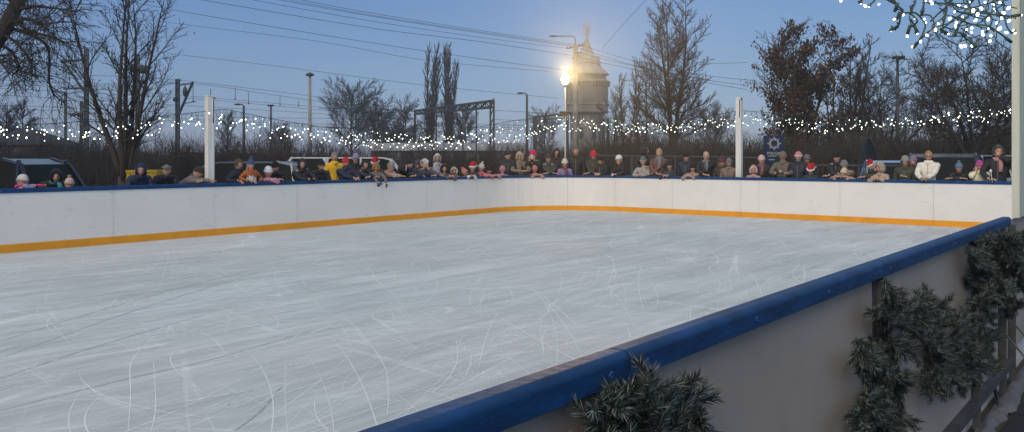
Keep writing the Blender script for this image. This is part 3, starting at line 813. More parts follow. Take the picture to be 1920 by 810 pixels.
p(130, 328, 'small child with pale pink bobble hat, only the eyes above the rail', (.35, .2, .24), 'c', 'down', 'bobble', (.55, .38, .36), (.30, .24, .14), gap=.22)
p(265, 308, 'adult in navy hood standing in front of the yellow bin', (.014, .022, .07), 'a', 'pocket', 'hood', (.012, .022, .07), gap=.45, hy=-8)
p(313, 311, 'older person in grey flat cap and dark coat right of the yellow bin', (.014, .014, .022), 'a', 'pocket', 'flatcap', (.14, .14, .13), gap=.40, hy=-4, hr_kind='short', hair_c=(.35, .33, .3))
p(373, 314, 'person in taupe hooded jacket bending forward, half hidden by the left white post', (.17, .14, .15), 'a', 'folded', 'beanie', (.04, .03, .03), gap=.2, hy=60, hp=15, turn=30)
p(447, 297, 'bareheaded man with short brown hair and dark coat bending over the child in orange sleeves', (.014, .014, .024), 'a', 'grip', None, gap=.28, turn=35, hy=30, hp=20, hr_kind='short', hair_c=(.10, .06, .035))
p(470, 294, 'child in blue bobble hat and orange jacket with white chest panel', (.38, .10, .02), 'c', 'grip', 'bobble', (.05, .08, .20), (.07, .10, .22), gap=.14, turn=15, hy=25, hp=5, base=.38, chest=(.56, .70, (.62, .62, .62)), glove=(.05, .05, .06))
p(503, 311, 'girl in white beanie and pink jacket resting folded arms on the rail', (.50, .22, .32), 'c', 'folded', 'beanie', (.68, .68, .74), gap=.18, hy=8, hp=10)
p(517, 303, 'adult with black hair and black coat looking down behind the girl in pink', BLK, 'a', 'pocket', 'beanie', (.01, .01, .01), gap=.42, hy=-30, hp=12)
p(567, 297, 'person in black hood and black coat leaning both forearms on the rail', (.013, .013, .018), 'a', 'lean', 'hood', (.012, .012, .015), gap=.28, glove=BLK, hp=10)
p(603, 300, 'youth in black beanie with a grey stripe and dark zip jacket', DRK, 'a', 'pocket', 'beanie', (.012, .012, .012), (.05, .05, .05), gap=.34, hy=10)
p(627, 285, 'grey haired man in bright yellow jacket standing in the back row', (.70, .42, .01), 'a', 'pocket', None, gap=1.5, hr_kind='short', hair_c=(.25, .23, .22), hy=8)
p(648, 294, 'bearded man in red beanie and navy coat', (.013, .018, .045), 'a', 'lean', 'beanie', (.55, .02, .03), gap=.34, beard=(.12, .06, .035), hp=5)
p(667, 287, 'person in lilac beanie and black coat standing in the back row before the white van', BLK, 'a', 'pocket', 'beanie', (.24, .24, .42), gap=1.3)
p(684, 301, 'dark haired adult in dark coat turned towards the small child in khaki', (.015, .018, .03), 'a', 'folded', None, gap=.24, hy=35, turn=20, hp=5, hr_kind='short', hair_c=(.02, .013, .01))
p(702, 295, 'person in Santa hat standing behind the khaki snowsuit child', (.02, .02, .02), 'a', 'hold', 'santa', gap=.42, hp=18)
p(705, 303, 'small child in khaki snowsuit with orange hood trim dangling both arms over the boards', (.16, .14, .11), 'c', 'dangle', 'furhood', (.16, .14, .11), (.50, .22, .02), gap=.10, base=.42, glove=(.03, .03, .035), hp=25)
p(734, 304, 'woman in grey beanie with tan scarf and beige pink jacket facing right', (.42, .27, .22), 'a', 'folded', 'beanie', (.24, .25, .26), gap=.20, hy=55, turn=30, scarf=(.34, .22, .15))
p(756, 308, 'person in black hood with a white fur edge and dangling white pompom', BLK, 'a', 'down', 'furhood', BLK, (.45, .42, .40), gap=.35, hy=60, turn=45)
p(768, 298, 'man in black beanie and dark blue coat facing left', (.014, .02, .045), 'a', 'folded', 'beanie', (.015, .015, .02), gap=.30, hy=-50, turn=-30, hp=10)
p(784, 299, 'person in charcoal beanie tucked between the man facing left and the white hood', (.02, .02, .025), 'a', 'pocket', 'beanie', (.06, .06, .07), gap=.6, hy=-40)
p(797, 297, 'person in white hood raising a hand to the face', (.10, .10, .14), 'a', 'phone', 'furhood', (.55, .53, .50), (.62, .60, .56), gap=.40, hy=-35, turn=-20)
p(807, 304, 'person in black beanie and grey purple jacket in front of the pale grey hoodie', (.07, .07, .13), 'a', 'folded', 'beanie', (.012, .012, .014), gap=.18, hy=-6)
p(820, 288, 'tall person in pale grey hooded jacket, hood up, back row', (.36, .36, .38), 'a', 'pocket', 'hood', (.42, .42, .44), gap=1.2)
p(833, 306, 'child in dark fur hood and camouflage jacket', (.13, .11, .11), 'c', 'lean', 'furhood', (.02, .02, .02), (.02, .018, .016), gap=.2)
p(851, 311, 'child with white fur trimmed hood and light hair', (.30, .22, .26), 'c', 'down', 'furhood', (.08, .08, .07), (.60, .56, .52), gap=.22, hr_kind='strands', hair_c=(.35, .2, .1))
p(872, 312, 'child in salmon knitted bobble hat with head bowed to the left', (.60, .60, .60), 'c', 'lean', 'bobble', (.50, .20, .15), (.50, .22, .17), gap=.2, hy=-20, hp=22, hr=-25)
p(886, 304, 'child in Santa hat between the salmon hat and the cream bobble hat', (.05, .03, .04), 'c', 'down', 'santa', gap=.26, hp=4)
p(902, 303, 'child in cream bobble hat and red pink patterned scarf', (.55, .14, .18), 'c', 'lean', 'bobble', (.50, .46, .40), gap=.24, hp=12, scarf=(.55, .18, .2), hr=12)
p(917, 308, 'child in black bobble hat and pale pink jacket', (.50, .26, .24), 'c', 'lean', 'bobble', (.02, .015, .015), gap=.2)
p(942, 310, 'child in pale pink hat with a magenta flower, peeking over the rail', (.45, .25, .32), 'c', 'down', 'beanie', (.48, .20, .28), (.42, .16, .25), gap=.2, hy=20)
p(952, 283, 'man in dark cap and dark coat facing left', (.018, .022, .03), 'a', 'pocket', 'cap', (.015, .015, .018), gap=.50, hy=-45, turn=-15)
p(974, 284, 'woman in beige fur trimmed hood holding a black phone', (.20, .15, .10), 'a', 'hold', 'furhood', (.42, .34, .22), (.50, .42, .28), gap=.42, hp=15, hr_kind='strands', hair_c=(.2, .1, .05))
p(1000, 281, 'person in crimson beanie and black coat facing left with a white phone', (.016, .016, .018), 'a', 'phone', 'beanie', (.60, .02, .09), gap=.45, hy=-30, turn=-20, hp=8)
p(1003, 309, 'child in dusty pink hat under the crimson beanie', (.42, .22, .22), 'c', 'lean', 'beanie', (.50, .19, .21), gap=.2, hp=15)
p(1028, 290, 'person with brown hair bun and dark green jacket looking down', (.045, .055, .05), 'a', 'folded', None, gap=.32, hp=32, hy=-15, hr_kind='bun', hair_c=(.07, .045, .025))
p(1043, 278, 'tall adult in dark brown hood and glasses', (.02, .018, .016), 'a', 'pocket', 'hood', (.03, .018, .015), gap=.85, glasses=True, hy=10)
p(1059, 297, 'girl in white knitted hat and magenta and lilac jacket', (.34, .22, .52), 'c', 'down', 'beanie', (.62, .58, .52), gap=.22, hr_kind='strands', hair_c=(.08, .04, .03), chest=(.40, .80, (.20, .16, .26)), scarf=(.15, .08, .12))
p(1080, 275, 'tall bareheaded man with receding grey hair and a black coat', (.016, .017, .019), 'a', 'pocket', None, gap=.42, hr_kind='short', hair_c=(.14, .11, .09), Hf=None)
p(1113, 282, 'person in scarlet beanie and dark olive jacket', (.035, .035, .026), 'a', 'folded', 'beanie', (.62, .015, .02), gap=.34, hp=20)
p(1126, 292, 'girl with long brown hair in black beanie with white badge, leaning on the rail', (.014, .014, .016), 'a', 'lean', 'beanie', (.012, .012, .012), gap=.22, hy=-12, hr_kind='strands', hair_c=(.13, .07, .04))
p(1161, 290, 'girl in white beanie and black coat leaning over the boards and facing left', (.012, .012, .013), 'a', 'lean', 'beanie', (.66, .66, .68), gap=.18, hy=-60, turn=-45, hp=10, hr_kind='strands', hair_c=(.42, .26, .13), glove=(.6, .6, .6))
p(1210, 272, 'tall person with black hair and black track jacket with red sleeve stripes', (.016, .012, .013), 'a', 'hold', 'hood', (.012, .010, .010), gap=.50, hy=45, turn=25)
p(1206, 293, 'child in black and white patterned hat and snow camouflage jacket', (.32, .33, .31), 'c', 'lean', 'beanie', (.12, .15, .16), (.30, .33, .34), gap=.18, hp=8, base=.12)
p(1236, 278, 'blond haired woman in brown jacket with grey scarf', (.13, .065, .055), 'a', 'folded', None, gap=.30, hy=-12, hr_kind='short', hair_c=(.42, .30, .17), scarf=(.2, .2, .24))
p(1256, 300, 'child in navy beanie and navy jacket leaning beside the brown jacket', (.018, .028, .05), 'c', 'lean', 'beanie', (.015, .018, .03), gap=.18)
p(1287, 284, 'man in black beanie and navy jacket standing upright', (.018, .024, .045), 'a', 'pocket', 'beanie', (.012, .012, .014), gap=.42, hy=-12, rosy=True)
p(1299, 305, 'child in black hat smiling low over the rail in front of the navy jacket', (.30, .26, .22), 'c', 'lean', 'beanie', (.012, .012, .012), gap=.2, hr=-12)
p(1324, 284, 'light haired woman in black coat and grey scarf', (.016, .016, .018), 'a', 'folded', None, gap=.34, hr_kind='short', hair_c=(.50, .40, .26), scarf=(.17, .18, .20), hp=14)
p(1354, 292, 'long haired girl in burgundy bobble hat', (.05, .04, .035), 'a', 'pocket', 'bobble', (.14, .025, .07), gap=.45, hr_kind='strands', hair_c=(.2, .11, .06), hy=12)
p(1367, 296, 'child in grey beanie and black face mask with brown jacket', (.20, .14, .12), 'a', 'pocket', 'beanie', (.16, .17, .18), gap=.24, beard=(.015, .02, .02))
p(1413, 309, 'child in pink hat with white fleece edge right of the right white post', (.50, .30, .32), 'c', 'down', 'furhood', (.55, .22, .28), (.60, .50, .47), gap=.2)
p(1428, 290, 'smiling woman in pale pink beanie and black jacket before the police sign', (.018, .016, .016), 'a', 'pocket', 'beanie', (.60, .42, .38), gap=.34, scarf=(.22, .11, .11))
p(1468, 283, 'person in khaki hat and taupe jacket looking down at a white cup', (.14, .115, .085), 'a', 'hold', 'beanie', (.20, .15, .09), gap=.36, hp=28, glove=BLK)
p(1497, 284, 'boy in pink and white banded hat and navy quilted coat', (.015, .019, .036), 'a', 'pocket', 'band', (.62, .20, .24), (.62, .56, .54), gap=.34)
p(1513, 289, 'person in grey and purple knitted hat behind the small Santa hat', (.02, .024, .035), 'a', 'pocket', 'beanie', (.16, .13, .17), (.13, .13, .14), gap=.75)
p(1520, 306, 'small child in Santa hat standing before the navy quilted coat', (.02, .03, .04), 'c', 'down', 'santa', gap=.2, hp=35)
p(1569, 284, 'smiling man in black cap with dark hood facing left', (.016, .018, .028), 'a', 'folded', 'beanie', (.014, .014, .014), gap=.42, hy=-30)
p(1583, 300, 'child in grey slouchy beanie bending over the child in cream', (.22, .17, .12), 'a', 'folded', 'beanie', (.19, .19, .18), gap=.24, hy=-30, hp=18)
p(1582, 314, 'small child in cream beanie just above the rail', (.4, .3, .22), 'c', 'grip', 'beanie', (.62, .52, .38), gap=.17, hy=-10, hr=10)
p(1634, 300, 'person in dark grey jacket with tilted Santa hat turned away', (.045, .045, .045), 'a', 'folded', 'santa', gap=.22, hp=30, hy=-50, hr=-10)
p(1650, 303, 'child with beige fur edged hood and patterned jacket beside the tilted Santa hat', (.42, .33, .25), 'c', 'lean', 'furhood', (.36, .32, .26), (.45, .40, .32), gap=.24, hy=-40)
p(1697, 291, 'smiling girl in grey beanie with long brown hair and green brown jacket', (.05, .052, .032), 'a', 'pocket', 'beanie', (.28, .28, .26), gap=.28, hr_kind='strands', hair_c=(.10, .035, .02))
p(1712, 291, 'person in lilac hat behind the girl in the grey beanie', (.10, .07, .075), 'a', 'mouth', 'beanie', (.24, .19, .30), gap=.65, hy=-10)
p(1741, 271, 'blond young man with glasses in white puffer jacket leaning on clasped hands', (.78, .73, .64), 'a', 'lean', None, gap=.36, hr_kind='short', hair_c=(.40, .26, .14), glasses=True, glove=(.30, .24, .16), Hf=1.80, collar=(.78, .73, .64))
p(1798, 289, 'boy in blue knitted hat and black jacket with turquoise trim', (.016, .016, .018), 'a', 'folded', 'bobble', (.09, .20, .38), (.16, .16, .18), gap=.22, hy=-4, Hf=1.5)
p(1837, 287, 'girl in magenta beanie and cream jacket resting her cheeks on her fists', (.74, .68, .52), 'a', 'cheeks', 'beanie', (.45, .07, .27), gap=.26, hy=-20, hr_kind='strands', hair_c=(.10, .03, .025), Hf=1.55)
p(1872, 272, 'adult in olive cap and black coat with pink scarf at far right', (.018, .018, .02), 'a', 'mouth', 'hood', (.06, .055, .04), gap=.36, scarf=(.50, .26, .25), hy=10, hp=-3)
build_people()
def held(name, label, cat, P, mb, m):
    o = mb.build(name, m); tag(o, label, cat); return o
def by(x): return [q for q in PEOPLE if q['px'] == x][0]
def hand_pt(P, i=1): return P['T'] @ P['hands'][i][2]
for x, lb, m_ in [(1000, 'white phone held up by the person in the crimson beanie', mat('white_phone', (.6, .6, .62), .3)), (974, 'black phone held by the woman in the beige fur hood', mat('black_phone', (.01, .01, .012), .2))]:
    P = by(x); c = (hand_pt(P, 0)+hand_pt(P, 1))/2+Vector((0, -.02, .07)); q = MB()
    M = Matrix.Rotation(-.3, 3, 'Y') @ Matrix.Rotation(.3, 3, 'X')
    q.box(c, (.075, .009, .155), M=M); q.box(c+M @ Vector((.02, -.006, .06)), (.02, .004, .02), M=M); q.box(c+M @ Vector((0, .006, 0)), (.068, .003, .145), M=M)
    held('phone', lb, 'phone', P, q, m_)
P = by(1468); c = (hand_pt(P, 0)+hand_pt(P, 1))/2+Vector((0, -.03, .02)); q = MB(); q.smooth = True
q.lathe([(.028, -.05), (.036, .05), (.039, .052), (.034, .055)], 14, c); held('paper_cup', 'white paper cup held by the person in the khaki hat', 'cup', P, q, mat('white_paper', (.75, .74, .72), .6))
P = by(1872); c = hand_pt(P, 0)+Vector((.02, -.05, .06)); q = MB(); q.smooth = True
q.tube([c+Vector((-.01, 0, .10)), c+Vector((.02, 0, -.13))], .007, 6); q.ell(c+Vector((-.015, 0, .13)), (.035, .014, .035), 10, 6)
held('lollipop', 'white lollipop on a stick held by the adult in the olive cap', 'lollipop', P, q, mat('white_candy', (.75, .72, .68), .4))
# ---------------------------------------------------------------- trees
BARK = mat('dark_bark', (.050, .040, .032), .9, var=.35, vscale=6, bump=.8, bscale=18, stretch=(1, 1, .3))
TWIG = mat('bare_twigs', (.040, .032, .027), .9, var=.3, vscale=1.5)
LEAF = mat('dry_brown_leaves', (.085, .045, .026), .85, var=.5, vscale=1.8)
PALEB = mat('grey_brown_twigs', (.065, .055, .048), .9, var=.3, vscale=1)
def grow(seed, H, spread, style, Y):
    r = random.Random(seed); trunk = MB(); crown = MB(); trunk.smooth = True; tips = []
    st = dict(
        round=dict(stems=1, fork=.18, n=[0, 22, 13, 9], ang=[0, 48, 38, 35], up=.10, len=[.55, .62, .45, .5], leader=True),
        ascend=dict(stems=3, fork=.16, n=[0, 38, 13, 9], ang=[0, 60, 40, 38], up=.2, len=[.95, .5, .42, .45], leader=True),
        vase=dict(stems=5, fork=.16, n=[0, 19, 8, 4], ang=[0, 38, 40, 35], up=.10, len=[.8, .34, .45, .5], leader=True),
        poplar=dict(stems=4, fork=.02, n=[0, 95, 12, 8], ang=[0, 24, 20, 20], up=.25, len=[.97, .22, .42, .4], leader=True),
        spread=dict(stems=5, fork=.22, n=[0, 22, 13, 9], ang=[0, 50, 45, 42], up=.02, len=[.72, .5, .48, .5], leader=True),
        leafy=dict(stems=3, fork=.12, n=[0, 30, 10, 6], ang=[0, 55, 42, 40], up=.08, len=[.92, .46, .42, .4], leader=True),
        thin=dict(stems=3, fork=.05, n=[0, 26, 11, 8], ang=[0, 35, 35, 35], up=.12, len=[.9, .3, .42, .4], leader=True))[style]
    R0 = H*.016+.03; K = .42+Y/62
    def branch(p, d, L, rad, lvl, wob):
        ns = max(3, min(12, int(L/(.35 if lvl < 3 else .25))+1)) if lvl < 4 else 2
        pts = [p.copy()]; rr = [rad]; ds = [d.copy()]; q = p.copy(); dd = d.copy()
        for i in range(ns):
            dd = (dd+Vector((r.gauss(0, wob), r.gauss(0, wob), r.gauss(0, wob)+st['up']*(1 if lvl > 0 else .3)*(2.5/ns)))).normalized()
            q = q+dd*L/ns; pts.append(q.copy()); ds.append(dd.copy()); rr.append(rad*(1-(.8 if lvl else .95)*(i+1)/ns)+.0025)
        (trunk if lvl <= 1 else crown).tube(pts, rr, 7 if lvl == 0 else (5 if lvl == 1 else 3), lvl <= 1)
        if lvl >= 3: tips.append((pts[-1], dd)); tips.append((pts[len(pts)//2], dd))
        if lvl >= 4: return
        n_ = [st['n'][1], st['n'][2], st['n'][3], 3][lvl]
        n_ = max(2, int(n_*(1 if lvl == 0 else .6+.8*min(1, L/(.25*H))**.5)))
        if lvl == 0: n_ = max(9, int(n_/(st['stems']**.35)))
        for k in range(n_):
            t = (.10 if lvl else (.22 if st['stems'] == 1 else .12))+(.88 if lvl else (.77 if st['stems'] == 1 else .87))*(k+r.random()*.8)/n_
            t = min(t, .985); i = min(int(t*ns), ns-1); f = t*ns-i; bp = pts[i].lerp(pts[i+1], f); bd = ds[i+1]
            a = R(st['ang'][min(lvl+1, 3)]*r.uniform(.7, 1.25)); az = k*2.4+r.uniform(-.5, .5)
            o = bd.orthogonal().normalized(); o = Matrix.Rotation(az, 3, bd) @ o
            nd = (bd*math.cos(a)+o*math.sin(a)).normalized()
            if lvl == 0:
                prof = {'round': math.sin(math.pi*min(1, t*.95+.08))**.5, 'ascend': (1-t)**.55+.12, 'poplar': .82-.28*t, 'spread': 1-.35*t, 'leafy': math.sin(math.pi*min(1, .15+t*.8))**.7, 'vase': 1-.45*t, 'thin': 1-.6*t}[style]
                L2_ = spread*prof*r.uniform(.8, 1.15)/max(.5, math.sin(min(1.3, a+.1)))*(1.0 if style != 'poplar' else .95)
                if st['stems'] > 1 and style != 'poplar': L2_ *= .8
            else: L2_ = L*st['len'][min(lvl+1, 3)]*r.uniform(.7, 1.15)*(1-.55*t)
            if L2_ < .08: continue
            r2 = rr[i]*(.5 if lvl else .42)*r.uniform(.7, 1.1); r2 = max(min(r2, L2_*.02+.004), [.02*K, .0095*K, .0072*K, .0055*K][lvl])
            branch(bp, nd, L2_, r2, lvl+1, .07+.03*lvl)
    fh = H*st['fork']
    if st['stems'] == 1: branch(Vector((0, 0, 0)), Vector((0, 0, 1)), H*.98, R0, 0, .015)
    else:
        k = st['stems']; trunk.tube([(0, 0, 0), (r.gauss(0, .03), 0, fh*.6), (0, 0, fh)], [R0*1.25, R0*1.0, R0*.95], 9)
        for i in range(k):
            az = 2*math.pi*i/k+r.uniform(-.4, .4); rho = {'ascend': .13, 'poplar': .025, 'vase': .33, 'spread': .75, 'leafy': .3, 'thin': .15}[style]*(r.uniform(.3, 1.1))
            d = Vector((math.cos(az)*rho, math.sin(az)*rho, 1)).normalized()
            branch(Vector((math.cos(az)*R0*.3, math.sin(az)*R0*.3, fh*r.uniform(.75, .98))), d, (H-fh)/d.z*r.uniform(.82, 1.0)*(1 if style != 'spread' else .85), R0*.62, 0, .025)
    return trunk, crown, tips
_tc = {}
def tree(name, label, px, Y, ytop, spread_px, style, seed, group='bare trees beyond the rink', leaves=0, twig=None, base=GF, rz=0, reuse=None, fill=1., lean=0):
    H = EYE+(HZ-ytop)/F*Y-base; sp = spread_px/F*Y
    x = (px-CX)/F*Y
    root = empty(name, (x, Y, base), label, 'tree', group, rz)
    if reuse in _tc:
        (tm, cm, lm, H0, s0) = _tc[reuse]
        for nm, me in (('trunk', tm), ('crown', cm), ('leaves', lm)):
            if me is None: continue
            o = bpy.data.objects.new(nm, me); col.objects.link(o); o.parent = root
        root.scale = (sp/s0, sp/s0, H/H0)
    else:
        t, c, tips = grow(seed, H, sp, style, Y)
        a = t.build('trunk', BARK, root, False); b = c.build('crown', twig or TWIG, root, False); lm = None
        if leaves:
            l = MB(); r = random.Random(seed+5)
            for k in range(leaves):
                p, d = tips[r.randrange(len(tips))]
                if leaves > 1000 and noise.noise(p*.9) < -.12: continue
                p = p+Vector((r.gauss(0, .10), r.gauss(0, .10), r.gauss(-.05, .10))); s = r.uniform(.05, .105) if leaves > 1000 else r.uniform(.02, .04)
                M = Matrix.Rotation(r.uniform(0, 6.3), 3, 'Z') @ Matrix.Rotation(r.uniform(-1.4, 1.4), 3, 'X')
                vs = [M @ Vector(v)*s+p for v in ((0, -1, 0), (.55, -.2, .1), (.35, .7, 0), (0, 1.1, -.15), (-.4, .6, 0), (-.5, -.3, .1))]
                l.add(vs, [(0, 1, 2, 3, 4, 5)])
            lm = l.build('leaves', LEAF, root, False).data
        _tc[seed] = (a.data, b.data, lm, H, sp)
    root.rotation_euler.y = lean
    return root
T = tree
T('bare_tree', 'multi stemmed bare tree rising behind the yellow bin and out of the picture', 232, 23.5, -60, 104, 'vase', 11, leaves=500)
T('bare_tree', 'round crowned bare tree left of the two poplars', 660, 85, 163, 66, 'round', 12, twig=PALEB)
T('bare_tree', 'bare tree with crooked open limbs directly left of the two poplars', 755, 80, 166, 46, 'spread', 13)
T('poplar_tree', 'slim bare poplar, left one of the pair', 804, 95, 84, 19, 'poplar', 14, group='pair of columnar poplars')
T('poplar_tree', 'slim bare poplar, right one of the pair', 840, 95, 85, 20, 'poplar', 15, group='pair of columnar poplars')
T('bare_tree', 'low bare tree under the right end of the lattice gantry', 873, 85, 205, 36, 'round', 16)
T('bare_tree', 'tallest bare tree with a pointed leader and dense side limbs, right of the water tower', 1262, 40, -28, 108, 'ascend', 17)
T('bare_tree', 'thin upright bare tree between the water tower and the tallest bare tree', 1172, 48, 120, 34, 'thin', 18, twig=PALEB)
T('bare_tree', 'slender bare tree touching the left side of the tallest bare tree', 1205, 46, 128, 40, 'thin', 19)
T('oak_tree', 'oak still carrying brown leaves, rising behind the police sign', 1495, 38, 18, 92, 'leafy', 20, leaves=15000)
T('bare_tree', 'bare tree with one tall spindly leader right of the brown oak', 1602, 42, 42, 62, 'ascend', 21)
T('bare_tree', 'broad bare tree behind the thin street lamp on the right', 1660, 46, 92, 72, 'spread', 22)
T('bare_tree', 'bare tree with spreading limbs filling the space left of the booth wall', 1828, 27, 20, 105, 'spread', 23)
T('bare_tree', 'dense bare tree in the gap left of the spreading right hand tree', 1745, 44, 110, 60, 'round', 24)
T('bare_tree', 'low bare tree to the left of the dark roof', 8, 62, 188, 34, 'round', 25)
T('bare_tree', 'small bare tree beside the dark roof on the far left', 48, 62, 183, 36, 'round', 0, reuse=25, rz=2)
T('bare_tree', 'small bare tree in the gap between the oak and the right white post', 1345, 50, 205, 52, 'round', 0, reuse=12, rz=1)
T('bare_tree', 'faint bare tree left of the lit lamp pole', 1020, 70, 212, 34, 'round', 0, reuse=12, rz=3)
T('bare_tree', 'small bare tree behind the left white post', 425, 60, 205, 26, 'round', 0, reuse=25, rz=4)
T('bare_tree', 'bare tree directly behind the rounded corner of the boards under the lights', 1150, 60, 175, 40, 'round', 0, reuse=24, rz=1.2)
T('bare_tree', 'bare tree crowded between the oak and the broad tree', 1560, 52, 120, 44, 'thin', 0, reuse=18, rz=1.9)
T('bare_tree', 'bare tree with a fine twig crown at the far right edge behind the booth wall', 1890, 42, 90, 60, 'round', 0, reuse=24, rz=2.2)
T('bare_tree', 'low bare tree right of the round crowned tree', 712, 90, 205, 36, 'round', 0, reuse=12, rz=.8)
T('bare_tree', 'tiny far bare tree between the two thin lamp poles on the left', 520, 80, 240, 40, 'round', 0, reuse=12, rz=5.1)
# near tree on the left edge: leaning limb with drooping twigs
def near_tree():
    Y = 16.5; root = empty('old_tree', (PX(-75, 0, Y).x, Y, GF), 'old leaning tree at the far left edge with thick limb and hanging twigs', 'tree')
    b = Vector(root.location); tr = MB(); tr.smooth = True; cr = MB(); r = random.Random(5)
    def W(x, y, dY=0): return PX(x, y, Y+dY)-b
    tr.tube([(0, 0, 0), W(-70, 250), W(-50, 160), W(-18, 90), W(8, 55), W(32, 8), W(62, -60), W(80, -140)], [.28, .24, .21, .17, .145, .13, .12, .08], 12)
    limbs = [[(24, 38), (42, 42), (36, 48)], [(10, 52), (45, 60), (80, 78), (92, 100), (92, 150), (100, 175), (118, 192)],
             [(28, 20), (60, 12), (100, 15), (140, 22)], [(20, 35), (60, 60), (95, 68), (125, 82)], [(0, 60), (30, 80), (55, 110), (60, 130)],
             [(40, -5), (80, -20), (110, -40)], [(-10, 80), (20, 95), (35, 125), (25, 140)], [(8, 50), (-10, 20), (5, -20)], [(15, 45), (50, 35), (75, 45), (120, 40)], [(-20, 95), (0, 115), (15, 135)], [(30, 10), (5, -15), (20, -40)]]
    tips = []
    for li, l in enumerate(limbs):
        dz = r.uniform(-1.2, 1.2); pts = smooth_path([W(x, y, dz*i/len(l)) for i, (x, y) in enumerate(l)], 6) if len(l) > 2 else [W(x, y) for x, y in l]
        n = len(pts); tr.tube(pts, [.034*(1-.85*i/n)+.006 for i in range(n)], 6)
        if li == 0: continue
        for k in range(26):
            i = r.randrange(n//6, n); p = pts[i]; d = Vector((r.gauss(.3, .6), r.gauss(0, .8), r.gauss(-.1, .6))).normalized(); L_ = r.uniform(.3, 1.0)
            q = [p]; 
            for j in range(5):
                d = (d+Vector((r.gauss(0, .2), r.gauss(0, .2), -.06+r.gauss(0, .15)))).normalized(); q.append(q[-1]+d*L_/5)
            cr.tube(q, [.010, .008, .007, .006, .004, .003], 3)
            for j in (2, 3, 4, 5):
                for s in range(2):
                    d2 = (d+Vector((r.gauss(0, .6), r.gauss(0, .6), r.gauss(-.1, .5)))).normalized(); e1 = q[j]+d2*.14; e2 = e1+(d2+Vector((0, 0, -.2)))*.12; cr.tube([q[j], e1, e2], [.005, .004, .002], 3); tips += [e1, e2]
    tr.build('trunk', BARK, root, False); cr.build('crown', TWIG, root, False)
    l = MB()
    for k in range(420):
        p = tips[r.randrange(len(tips))]; s = r.uniform(.015, .035); M = Matrix.Rotation(r.uniform(0, 6), 3, 'Z') @ Matrix.Rotation(r.uniform(-1.4, 1.4), 3, 'X')
        l.add([M @ Vector(v)*s+p for v in ((0, -1, 0), (.6, 0, .1), (0, 1.1, 0), (-.6, 0, .1))], [(0, 1, 2, 3)])
    l.build('leaves', LEAF, root, False)
near_tree()

# ---------------------------------------------------------------- thicket and embankment
def interp(tab, x):
    for (a, b), (c, d) in zip(tab, tab[1:]):
        if a <= x <= c: return b+(d-b)*(x-a)/(c-a)
    return tab[0][1] if x < tab[0][0] else tab[-1][1]
top_px = [(-200, 262), (80, 262), (300, 262), (480, 262), (620, 268), (700, 280), (900, 284), (990, 272), (1060, 272), (1150, 254), (1300, 256), (1430, 262), (1560, 250), (1700, 250), (2100, 244)]
em = MB(); em.smooth = True; Y0, Y1 = 40, 62; nxx, nyy = 140, 12
for j in range(nyy+1):
    for i in range(nxx+1):
        px = -500+2900*i/nxx; v = j/nyy; Y = Y0+(Y1-Y0)*v; x = (px-CX)/F*Y
        h = (EYE+(HZ-interp(top_px, px)-9)/F*44)*.80 if v > 0 else 0
        h = max(.2, h)*math.sin(math.pi*v)**.5*(1+.25*noise.noise(Vector((x*.4, Y*.3, 0)))) if 0 < v < 1 else -.3
        em.v.append((x, Y, h+GF))
for j in range(nyy):
    for i in range(nxx):
        a = j*(nxx+1)+i; em.f.append((a, a+1, a+nxx+2, a+nxx+1)); em.mi.append(0); em.sm.append(True)
struct('railway_embankment', em, mat('dead_grass_bank', (.038, .031, .024), .95, var=.5, vscale=1.5, bump=1, bscale=5, vdet=8))
def thicket(name, label, x0, x1, Ya, Yb, n, hs, m_, seed, tall=.04):
    r = random.Random(seed); mb = MB()
    for k in range(n):
        px = r.uniform(x0, x1); Y = r.uniform(Ya, Yb); h = (EYE+(HZ-interp(top_px, px))/F*Y-GF)*r.uniform(.55, 1.03)*hs*(1+.30*noise.noise(Vector((px*.013, Y*.3, seed))))
        if r.random() < tall: h *= r.uniform(1.05, 1.35)
        x = (px-CX)/F*Y; d = Vector((r.gauss(0, .13), r.gauss(0, .13), 1)); p = Vector((x, Y, GF-.05))
        a = p+d*h*.5+Vector((r.gauss(0, .05), 0, 0)); b = p+Vector((d.x*1.5, d.y, 1))*h; w0 = r.uniform(.008, .020)
        mb.tube([p, a, b], [w0, w0*.7, .003], 3, False)
        for s in range(3):
            t = r.uniform(.35, .95); c = p.lerp(b, t); dd = Vector((r.gauss(0, .5), r.gauss(0, .4), r.uniform(.3, 1))).normalized(); mb.tube([c, c+dd*h*r.uniform(.12, .3)], [w0*.5, .003], 3, False)
    o = mb.build(name, m_, None, False); tag(o, label, 'thicket', None, 'stuff')
THK = mat('thicket_stems', (.055, .040, .034), .95, var=.65, vscale=.45)
thicket('thicket', 'dark brown thicket of bare stems behind the left boards and cars', -260, 1000, 31, 40, 9500, 1., THK, 1)
thicket('thicket', 'dark bare thicket behind the right boards below the trees', 1000, 2080, 33, 41, 13000, 1., mat('thicket_stems_grey', (.048, .042, .036), .95, var=.5, vscale=.8), 2)
# rough verge grass
gr = MB(); r = random.Random(9)
for k in range(5000):
    px = r.uniform(60, 1100); Y = r.uniform(28.5, 33); p = PX(px, 0, Y); h = r.uniform(.04, .16); a = r.uniform(0, 3.1); w_ = .012
    gr.add([(p.x-w_*math.cos(a), Y-w_*math.sin(a), GF), (p.x+w_*math.cos(a), Y+w_*math.sin(a), GF), (p.x+r.gauss(0, .04), Y+r.gauss(0, .04), GF+h)], [(0, 1, 2)])
tag(gr.build('grass', mat('winter_grass', (.05, .055, .028), .9, var=.4, vscale=2), None, False), 'rough winter grass on the verge below the thicket', 'grass', None, 'stuff')

